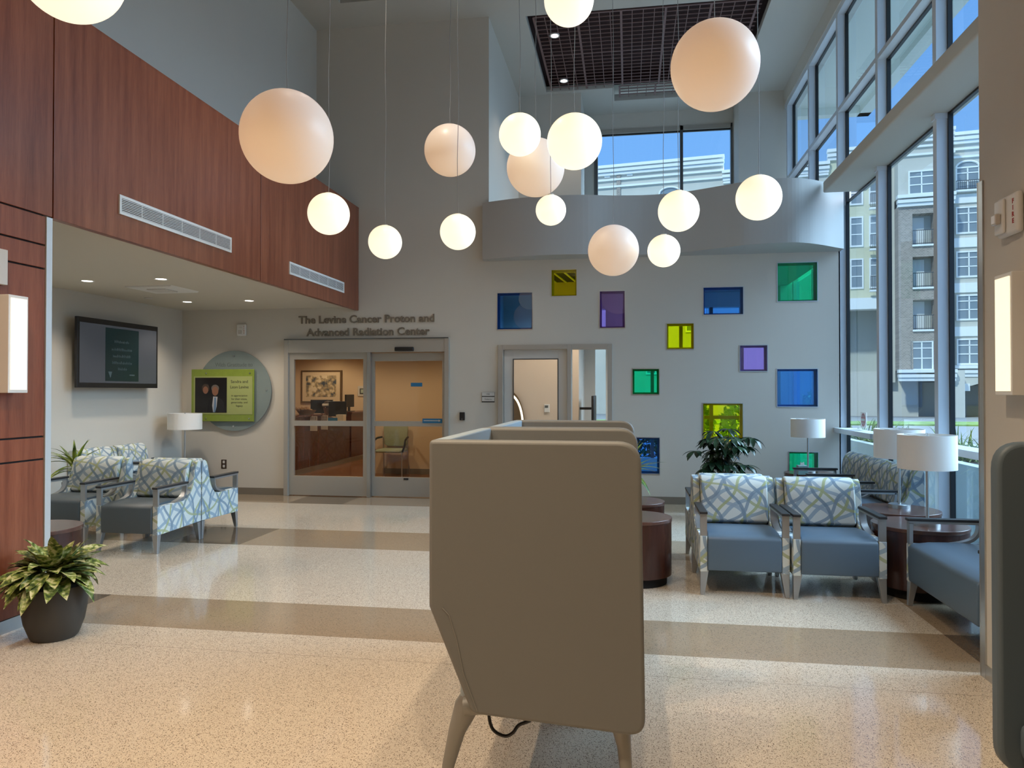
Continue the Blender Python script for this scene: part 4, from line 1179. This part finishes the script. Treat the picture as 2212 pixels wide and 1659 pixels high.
# receptionist
t = thing('person', 'seated person with a white headband looking down behind the counter monitor', 'person', (-6.57, 15.35, .47))
me = bpy.data.meshes.new('body')
V = [(0, 0, .0), (0, 0, .22), (0, -.02, .42), (0, -.03, .52), (.01, -.05, .60), (.02, -.07, .68), (.02, -.07, .76), (.17, -.02, .44), (.22, -.10, .22), (.12, -.30, .18), (-.17, -.02, .44), (-.22, -.10, .22), (-.12, -.30, .18), (.10, -.25, .0), (.11, -.42, -.02), (-.10, -.25, .0), (-.11, -.42, -.02), (.09, -.36, .18), (-.09, -.36, .18)]
Ed = [(0, 1), (1, 2), (2, 3), (3, 4), (4, 5), (5, 6), (2, 7), (7, 8), (8, 9), (9, 17), (2, 10), (10, 11), (11, 12), (12, 18), (0, 13), (13, 14), (0, 15), (15, 16)]
rad = [.16, .14, .14, .07, .06, .095, .085, .06, .05, .035, .06, .05, .035, .08, .06, .08, .06, .03, .03]
me.from_pydata([(x, y, z) for x, y, z in V], Ed, [])
body = bpy.data.objects.new('body', me); COL.objects.link(body); body.parent = t
md = body.modifiers.new('skin', 'SKIN'); 
for i, r_ in enumerate(rad): me.skin_vertices[0].data[i].radius = (r_, r_ * .85)
me.skin_vertices[0].data[0].use_root = True
body.modifiers.new('sub', 'SUBSURF').render_levels = 2
me.materials.append(M['skin2'])
tp = MB().lathe([(.17, .02), (.165, .25), (.19, .40), (.10, .49), (.075, .50), (.07, .49), (.10, .47), (.17, .38), (.15, .25), (.15, .02)], 0, 0, 28, sy=.85)
tp.build('dark_top', M['suit'], t, local=True, smooth=True)
def ell(c, r_, n=16, half=None):
    mb = MB(); mb.lathe([(r_[0] * math.cos(a), c[2] + r_[2] * math.sin(a)) for a in [(-PI / 2 + PI * i / n) if half is None else (half + (PI / 2 - half) * i / n) for i in range(n + 1)]], c[0], c[1], 24, sy=r_[1] / r_[0]); return mb
ell((.02, -.045, .745), (.105, .11, .115), half=-.3).build('hair', M['brownhair'], t, local=True, smooth=True)
MB().lathe([(.104, .745), (.112, .752), (.112, .785), (.10, .795)], .02, -.06, 28, sy=1.06).build('headband', M['white'], t, local=True, smooth=True)
q = MB(); q.tube([(.02, -.165, .72), (.02, -.18, .70)], .014, 8); q.build('nose', M['skin2'], t, local=True, smooth=True)
q = MB()
for sx in (-.025, .065): q.tube([(sx, -.155, .73), (sx, -.165, .73)], .010, 8)
q.build('eyes', M['black'], t, local=True)
# green guest chair
t = thing('guest_chair', 'sage green guest chair with black arms and chrome legs inside reception', 'chair', (-4.25, 12.85, 0))
cx, cy = -4.25, 12.55
q = MB()
MB().box(cx - .24, cx + .24, cy + .03, cy + .50, .43, .49).build('seat', M['seatgreen'], t, bevel=.03, seg=3)
MB().prism([(cx - .22, .56), (cx - .15, .52), (cx + .15, .52), (cx + .22, .56), (cx + .235, .88), (cx + .22, .90), (cx - .22, .90), (cx - .235, .88)], 'y', cy + .48, cy + .52).build('backrest', M['seatgreen'], t, bevel=.012)
for s in (-1, 1):
    MB().tube([(cx + s * .27, cy + .02, 0), (cx + s * .255, cy + .05, .25), (cx + s * .25, cy + .08, .44)], .011, 8).build('leg', M['steel'], t, smooth=True)
    MB().tube([(cx + s * .25, cy + .56, 0), (cx + s * .235, cy + .50, .3), (cx + s * .235, cy + .47, .68)], .011, 8).build('leg', M['steel'], t, smooth=True)
    MB().tube(cr([(cx + s * .25, cy + .10, .44), (cx + s * .29, cy + .10, .56), (cx + s * .29, cy + .14, .64), (cx + s * .28, cy + .26, .68), (cx + s * .25, cy + .44, .69)], 4), .019, 8).build('armrest', M['black'], t, smooth=True)

# ================================================================ side room seen through the door and coloured glass
S('wall_side_room', MB().box(-2.3, -2.1, 10.33, 14.3, 0, 3.4).box(-.92, -.82, 12.42, 14.1, 0, 3.38).box(-.82, -.62, 14.0, 14.2, 0, 3.38).box(-.62, -.42, 14.0, 14.2, 0, .8).box(-.42, -.1, 14.0, 14.2, 0, 3.38).box(-.62, -.42, 14.0, 14.2, 3.1, 3.38).box(-.1, 2.75, 14.0, 14.2, 0, .28).box(-.1, 2.75, 14.0, 14.2, 3.1, 3.38).box(2.62, 2.85, 13.3, 14.2, 0, 3.38), M['plate'])
S('wall_side_partition', MB().box(-2.2, -.82, 12.3, 12.42, 0, 3.38), pmat('warm_wall_paint', (.66, .54, .43), .8))
q = MB()
q.box(-1.75, -.55, 10.4, 12.28, 3.37, 3.384, 0)
for k in range(7): q.prism([(-1.75 + k * .17, 10.4), (-1.72 + k * .17, 10.4), (-1.52 + k * .17, 12.28), (-1.55 + k * .17, 12.28)], 'z', 3.355, 3.37, 1)
S('trim_11', q, [M['matblack'], M['plate']])
w3 = struct('window_3', (1.3, 14.1, 0))
for x in (-.1, .42, .95, 1.50, 2.05, 2.56):
    MB().box(x, x + .06, 14.02, 14.16, .28, 3.1).build('mullion', M['dark_steel'], w3)
MB().box(-.1, 2.62, 14.03, 14.15, 1.02, 1.08).build('transom', M['dark_steel'], w3)
MB().quad((-.62, 14.09, .8), (-.42, 14.09, .8), (-.42, 14.09, 3.1), (-.62, 14.09, 3.1)).build('pane', M['win'], w3)
MB().quad((-.1, 14.09, .28), (2.62, 14.09, .28), (2.62, 14.09, 3.1), (-.1, 14.09, 3.1)).build('pane', M['win'], w3)
w4 = struct('window_4', (2.8, 12, 0))
for y in (10.45, 11.6, 12.9): MB().box(2.75, 2.85, y, y + .06, 0, 3.38).build('mullion', M['alu_light'], w4)
MB().quad((2.80, 10.33, .1), (2.80, 13.3, .1), (2.80, 13.3, 3.38), (2.80, 10.33, 3.38)).build('pane', M['win'], w4)
t = thing('thermostat', 'small white thermostat on the wall seen through the glazed door', 'thermostat', (-1.36, 12.3, 1.2))
MB().box(-1.40, -1.31, 12.275, 12.3, 1.18, 1.315).build('thermostat_body', M['white'], t, bevel=.005)
MB().box(-1.39, -1.335, 12.272, 12.275, 1.255, 1.295).build('thermostat_display', M['dark_steel'], t)
t = thing('lit_mirror', 'arched mirror with a glowing edge seen at the left of the glazed door', 'mirror', (-1.97, 12.2, .4))
q = MB(); q.disc('y', (-2.0, .95), .27, 12.24, 12.26, 40); q.v = [(x, y, .95 + (z - .95) * 2.2) for x, y, z in q.v]; q.build('mirror_frame', M['goldframe'], t)
q = MB(); n = 40
q.tube([(-2.0 + .24 * math.cos(a), 12.235, .95 + .53 * math.sin(a)) for a in [2 * PI * i / n for i in range(n + 1)]], .018, 8); q.build('light_tube', M['neon'], t)
t = thing('wall_display', 'black display seen edge-on through the sidelight of the door', 'television', (-.58, 12.6, .9))
MB().box(-.82, -.60, 12.55, 12.66, 1.22, 1.26).build('display_arm', M['black'], t)
MB().box(-.60, -.555, 12.1, 13.0, 1.02, 1.46).build('display_case', M['black'], t, bevel=.01)

# ================================================================ exterior
S('floor_outside', MB().box(-70, 80, 14.5, 120, -.25, -.2).box(3.0, 80, -10, 14.5, -.25, -.2), M['asph'])
t = thing('concrete_planter', 'long white raised planter outside the curtain wall', 'planter', (4.0, 9, -.2))
MB().box(3.75, 3.9, 3.0, 15.5, -.2, .70).box(5.2, 5.35, 3.0, 15.5, -.2, .70).box(3.9, 5.2, 15.35, 15.5, -.2, .70).box(3.9, 5.2, 3.0, 3.15, -.2, .70).build('planter_side', M['conc'], t)
MB().box(3.9, 5.2, 3.15, 15.35, .50, .60).build('soil', M['soil'], t)
random.seed(9)
for i, (x, y, lab) in enumerate(((4.3, 12.9, 'tuft of ornamental grass outside, farthest along the planter'), (4.5, 10.8, 'tuft of ornamental grass outside, behind the middle lamps'), (4.4, 8.8, 'tuft of ornamental grass outside, in the middle of the planter'), (4.5, 7.4, 'tuft of ornamental grass outside, nearest in the planter'), (4.4, 14.4, 'tuft of ornamental grass outside at the very end of the planter'))):
    q = MB()
    for k in range(190):
        a = random.uniform(0, 2 * PI); el = random.uniform(.6, 1.45)
        blade(q, (x + random.uniform(-.2, .2), y + random.uniform(-.35, .35), .58), (math.cos(a) * math.cos(el), math.sin(a) * math.cos(el), math.sin(el)), random.uniform(.38, .66), .020, 1.6, .1, 5, .3)
    tag(q.build('ornamental_grass', M['grass'], recalc=False), lab, 'grass', 'grass tufts in the planter')
def foliage(name, label, cat, cx, cy, cz, rx, ry, rz_, n, size, mat, trunk=None):
    q = MB()
    for i in range(n):
        u = Vector((random.gauss(0, 1), random.gauss(0, 1), random.gauss(0, 1))).normalized() * random.uniform(.6, 1) ** .5
        p = Vector((cx + u.x * rx, cy + u.y * ry, cz + u.z * rz_))
        a = Vector((random.gauss(0, 1), random.gauss(0, 1), random.gauss(0, 1))).normalized(); b = a.cross(Vector((.3, .5, .8))).normalized()
        s = size * random.uniform(.6, 1.2)
        q.quad(p - a * s, p - b * s * .5, p + a * s, p + b * s * .5)
    t = thing(name, label, cat, (cx, cy, -.2))
    q.build('foliage', mat, t, recalc=False)
    if trunk: MB().tube([(cx, cy, -.2), (cx, cy, cz)], trunk, 10).build('trunk', M['stem'], t)
    return t
for i, (x, y, lab) in enumerate(((1.3, 18.2, 'green hedge shrub outside behind the yellow window'), (3.0, 18.6, 'green hedge shrub outside at the right of the side room windows'))):
    foliage('hedge_shrub', lab, 'shrub', x, y, .6, .78, .7, .95, 1700, .09, M['hedge'])
foliage('dark_bush', 'dark leafy bush outside seen through the low blue window', 'shrub', .35, 16.2, .35, .5, .45, .62, 1500, .07, M['hedge_dark'])

# exterior roof overhang outside the upper glazing
S('trim_9', MB().box(2.95, 4.6, -2, 15.3, 7.15, 7.3).box(4.5, 4.72, -2, 15.4, 7.0, 7.3).box(2.95, 4.72, 15.2, 15.4, 7.0, 7.3), M['soffit_ext'])
S('trim_10', MB().box(-5.2, 3.05, -4.4, 14.4, 7.22, 7.4), M['soffit_ext'])
S('wall_exterior', MB().box(-5.2, -4.73, -4.4, 14.4, 2.9, 7.3), M['stucco'])

# sticker on the glass
t = thing('window_sticker', 'square white sticker with a red no-entry circle low on the first window pane', 'sticker', (2.84, 9.55, 1.08))
MB().box(2.843, 2.846, 9.42, 9.63, 1.085, 1.275).build('sticker_sheet', M['shade'], t)
MB().disc('x', (9.525, 1.18), .080, 2.840, 2.843, 36).build('red_circle', pmat('faded_red', (.50, .20, .20), .5), t)
MB().box(2.838, 2.840, 9.455, 9.595, 1.165, 1.195).build('white_bar', M['plate'], t)
text('sticker_text', 'DO NOT', .035, (2.839, 9.525, 1.215), WEST, M['plate'], t, extrude=.0005)
text('sticker_text', 'ENTER', .035, (2.839, 9.525, 1.125), WEST, M['plate'], t, extrude=.0005)

# apartment building -------------------------------------------------
TH = R(-8.6)
t = thing('apartment_building', 'five storey beige and brick apartment building across the street', 'building', (23.22, 54.32, -.2), TH)
def B(name, mat, parent, *boxes):
    q = MB()
    for b in boxes: q.box(*b)
    return q.build(name, mat, parent, local=True)
Z0 = .2  # local z = world z + .2
def bz(z): return z + Z0
B('wall', M['stucco'], t, (-48, -16.3, 0, 12, 0, bz(19.0)))
B('wall', M['stucco'], t, (-16.3, -9.0, 0, 12, 0, bz(17.9)))
B('wall', M['cream'], t, (-9.0, -5.4, .0, 12, bz(8.2), bz(18.6)))
B('wall', M['stucco'], t, (-5.4, -4.75, -.2, 12, bz(2.2), bz(19.0)), (-1.4, 12, 0, 12, bz(3.0), bz(19.0)))
B('bay_wall', M['stucco'], t, (-4.75, -1.4, -1.5, 6, bz(14.9), bz(19.0)))
B('brick_bay', M['brick'], t, (-4.75, -3.88, -1.5, 6, bz(3.0), bz(14.3)), (-2.58, -1.4, -1.5, 6, bz(3.0), bz(14.3)), (-3.88, -2.58, -1.5, 6, bz(13.67), bz(14.3)), (-3.88, -2.58, -1.5, 6, bz(10.73), bz(11.53)), (-3.88, -2.58, -1.5, 6, bz(7.79), bz(8.62)), (-3.88, -2.58, -1.5, 6, bz(4.96), bz(5.74)), (-3.88, -2.58, -1.42, 6, bz(3.0), bz(4.96)))
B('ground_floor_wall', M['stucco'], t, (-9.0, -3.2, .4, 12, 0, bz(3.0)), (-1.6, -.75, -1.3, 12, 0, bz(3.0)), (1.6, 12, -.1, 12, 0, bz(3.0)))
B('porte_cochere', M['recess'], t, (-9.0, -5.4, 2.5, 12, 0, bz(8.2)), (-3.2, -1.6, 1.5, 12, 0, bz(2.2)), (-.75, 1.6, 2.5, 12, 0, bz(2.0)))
B('porch_beam', M['trimw'], t, (-9.0, -5.2, .6, 2.5, bz(1.9), bz(2.8)), (-9.0, -5.2, -.3, .8, bz(7.4), bz(8.2)))
def cornice(x0, x1, z, y, depth=.5, rows=((0, .30), (.32, .22), (.56, .12))):
    q = MB()
    for (dz, pr) in rows: q.box(x0 - pr * .3, x1 + pr * .3, y - depth * pr / .3 * .6 - .05, y + .2, bz(z - dz - .22), bz(z - dz))
    q.build('cornice', M['trimw'], t, local=True)
cornice(-48, -16.3, 19.36, 0); cornice(-16.3, -9, 18.16, 0); cornice(-9, -4.9, 19.0, 0); cornice(-4.75, -1.4, 19.3, -1.5); cornice(-1.4, 12, 19.36, 0)
for z in (18.3, 17.75):
    B('band_moulding', M['trimw'], t, (-48, -16.3, -.14, .05, bz(z - .14), bz(z)), (-4.85, -1.3, -1.62, -1.4, bz(z - .14), bz(z)), (-1.4, 12, -.14, .05, bz(z - .14), bz(z)))
cornice(-4.75, -1.4, 14.95, -1.5); cornice(-4.75, -1.4, 3.05, -1.5); cornice(-1.4, 12, 3.35, 0)
B('attic_panel', M['trimw'], t, (-25.32, -24.88, -.08, .05, bz(18.45), bz(18.93))); B('attic_panel', M['trimw'], t, (-23.55, -23.1, -.08, .05, bz(18.45), bz(18.93)))
B('brick_strip', M['brick'], t, (-24.35, -24.05, -.1, .05, bz(14), bz(18.9)))
for z0, z1 in ((11.46, 12.1), (8.35, 9.0), (5.35, 6.0), (14.5, 15.1)):
    B('white_band', M['trimw'], t, (-1.3, 8, -.10, .05, bz(z0), bz(z1)))
def window(x0, x1, z0, z1, y, cols=2, rows=3):
    q = MB(); w = .08
    q.box(x0 - .1, x1 + .1, y - .08, y + .02, bz(z0 - .12), bz(z0)); q.box(x0 - .1, x1 + .1, y - .08, y + .02, bz(z1), bz(z1 + .1))
    q.box(x0 - .1, x0, y - .08, y + .02, bz(z0), bz(z1)); q.box(x1, x1 + .1, y - .08, y + .02, bz(z0), bz(z1))
    for i in range(1, cols):
        x = x0 + (x1 - x0) * i / cols; q.box(x - w / 2, x + w / 2, y - .06, y + .01, bz(z0), bz(z1))
    hs = [z1 - (z1 - z0) * .22, z0 + (z1 - z0) * .40]
    for z in hs: q.box(x0, x1, y - .06, y + .01, bz(z - .035), bz(z + .035))
    o = q.build('window_frame', M['trimw'], t, local=True)
    MB().box(x0, x1, y - .03, y + .04, bz(z0), bz(z1)).build('window_pane', M['paneout'], o, local=True)
for z0, z1 in ((12.5, 14.15), (9.5, 11.1), (6.55, 8.1), (3.5, 5.08)):
    for x in (-.83, 2.4, 5.4): window(x, x + 1.36, z0, z1, 0)
for z0, z1 in ((15.0, 16.9), (12.0, 13.95), (9.0, 10.95)):
    window(-7.5, -6.82, z0, z1, 0, 1)
    window(-6.25, -5.6, z0, z1, 0, 1)
window(-4.03, -2.6, 14.95 + .1, 16.5, -1.5)
window(-3.95, -2.75, 3.1, 4.9, -1.42)
def balcony(x0, x1, z0, y, h=1.0, door=True):
    q = MB(); q.box(x0, x1, y - .06, y - .02, bz(z0 + h - .05), bz(z0 + h)); q.box(x0, x1, y - .06, y - .02, bz(z0 + .05), bz(z0 + .1))
    n = int((x1 - x0) / .12)
    for i in range(n + 1):
        x = x0 + (x1 - x0) * i / n; q.box(x - .012, x + .012, y - .05, y - .03, bz(z0), bz(z0 + h))
    q.build('balcony_railing', M['rail'], t, local=True)
    B('balcony_slab', M['trimw'], t, (x0 - .05, x1 + .05, y - .12, y + .3, bz(z0 - .12), bz(z0)))
    if door:
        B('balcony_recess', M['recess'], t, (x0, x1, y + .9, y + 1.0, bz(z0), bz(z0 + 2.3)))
        B('balcony_door', M['trimw'], t, (x0 + .15, x0 + .85, y + .84, y + .9, bz(z0), bz(z0 + 2.0)))
for z in (11.55, 8.64, 5.76): balcony(-3.86, -2.58, z, -1.5)
for z in (14.5, 11.6, 8.7): balcony(-6.35, -5.45, z, -.6, 1.0, False)
balcony(-.95, .65, 15.35, -.3, .65, False)
window(-.83, .45, 15.4, 16.9, 0)
def archw(cx, z, w, y):
    q = MB(); n = 16
    P = [(cx + w / 2 * math.cos(PI * i / n), bz(z + w * .30 * math.sin(PI * i / n))) for i in range(n + 1)]
    q.prism(P, 'y', y - .05, y + .02); o = q.build('arched_window', M['paneout'], t, local=True)
    q = MB(); q.tube([(p[0], y - .08, p[1]) for p in P], .07, 6); q.build('arch_trim', M['trimw'], o, local=True)
archw(-.2, 16.95, 1.4, 0); archw(-20.25, 16.8, 1.6, 0)
B('band_moulding', M['trimw'], t, (-16.3, -9, -.14, .05, bz(17.2), bz(17.35)))
q = MB(); q.prism([(-.75, bz(1.75)), (.4, bz(2.1)), (1.6, bz(1.75)), (1.6, bz(2.6)), (-.75, bz(2.6))], 'y', -.1, .2); q.build('arch_lintel', M['stucco'], t, local=True)
B('keystone', M['trimw'], t, (-.69, -.19, -.25, .0, bz(1.6), bz(2.1)))
for x in range(-46, -17, 3):
    for z0 in (3, 6.2, 9.4, 12.6): window(x, x + 1.3, z0, z0 + 1.6, 0)
tag(MB().box(-20, 60, 40, 44, -.2, -.12).build('lawn_strip', M['lawn']), 'strip of lawn before the apartment building', 'lawn', kind='stuff')
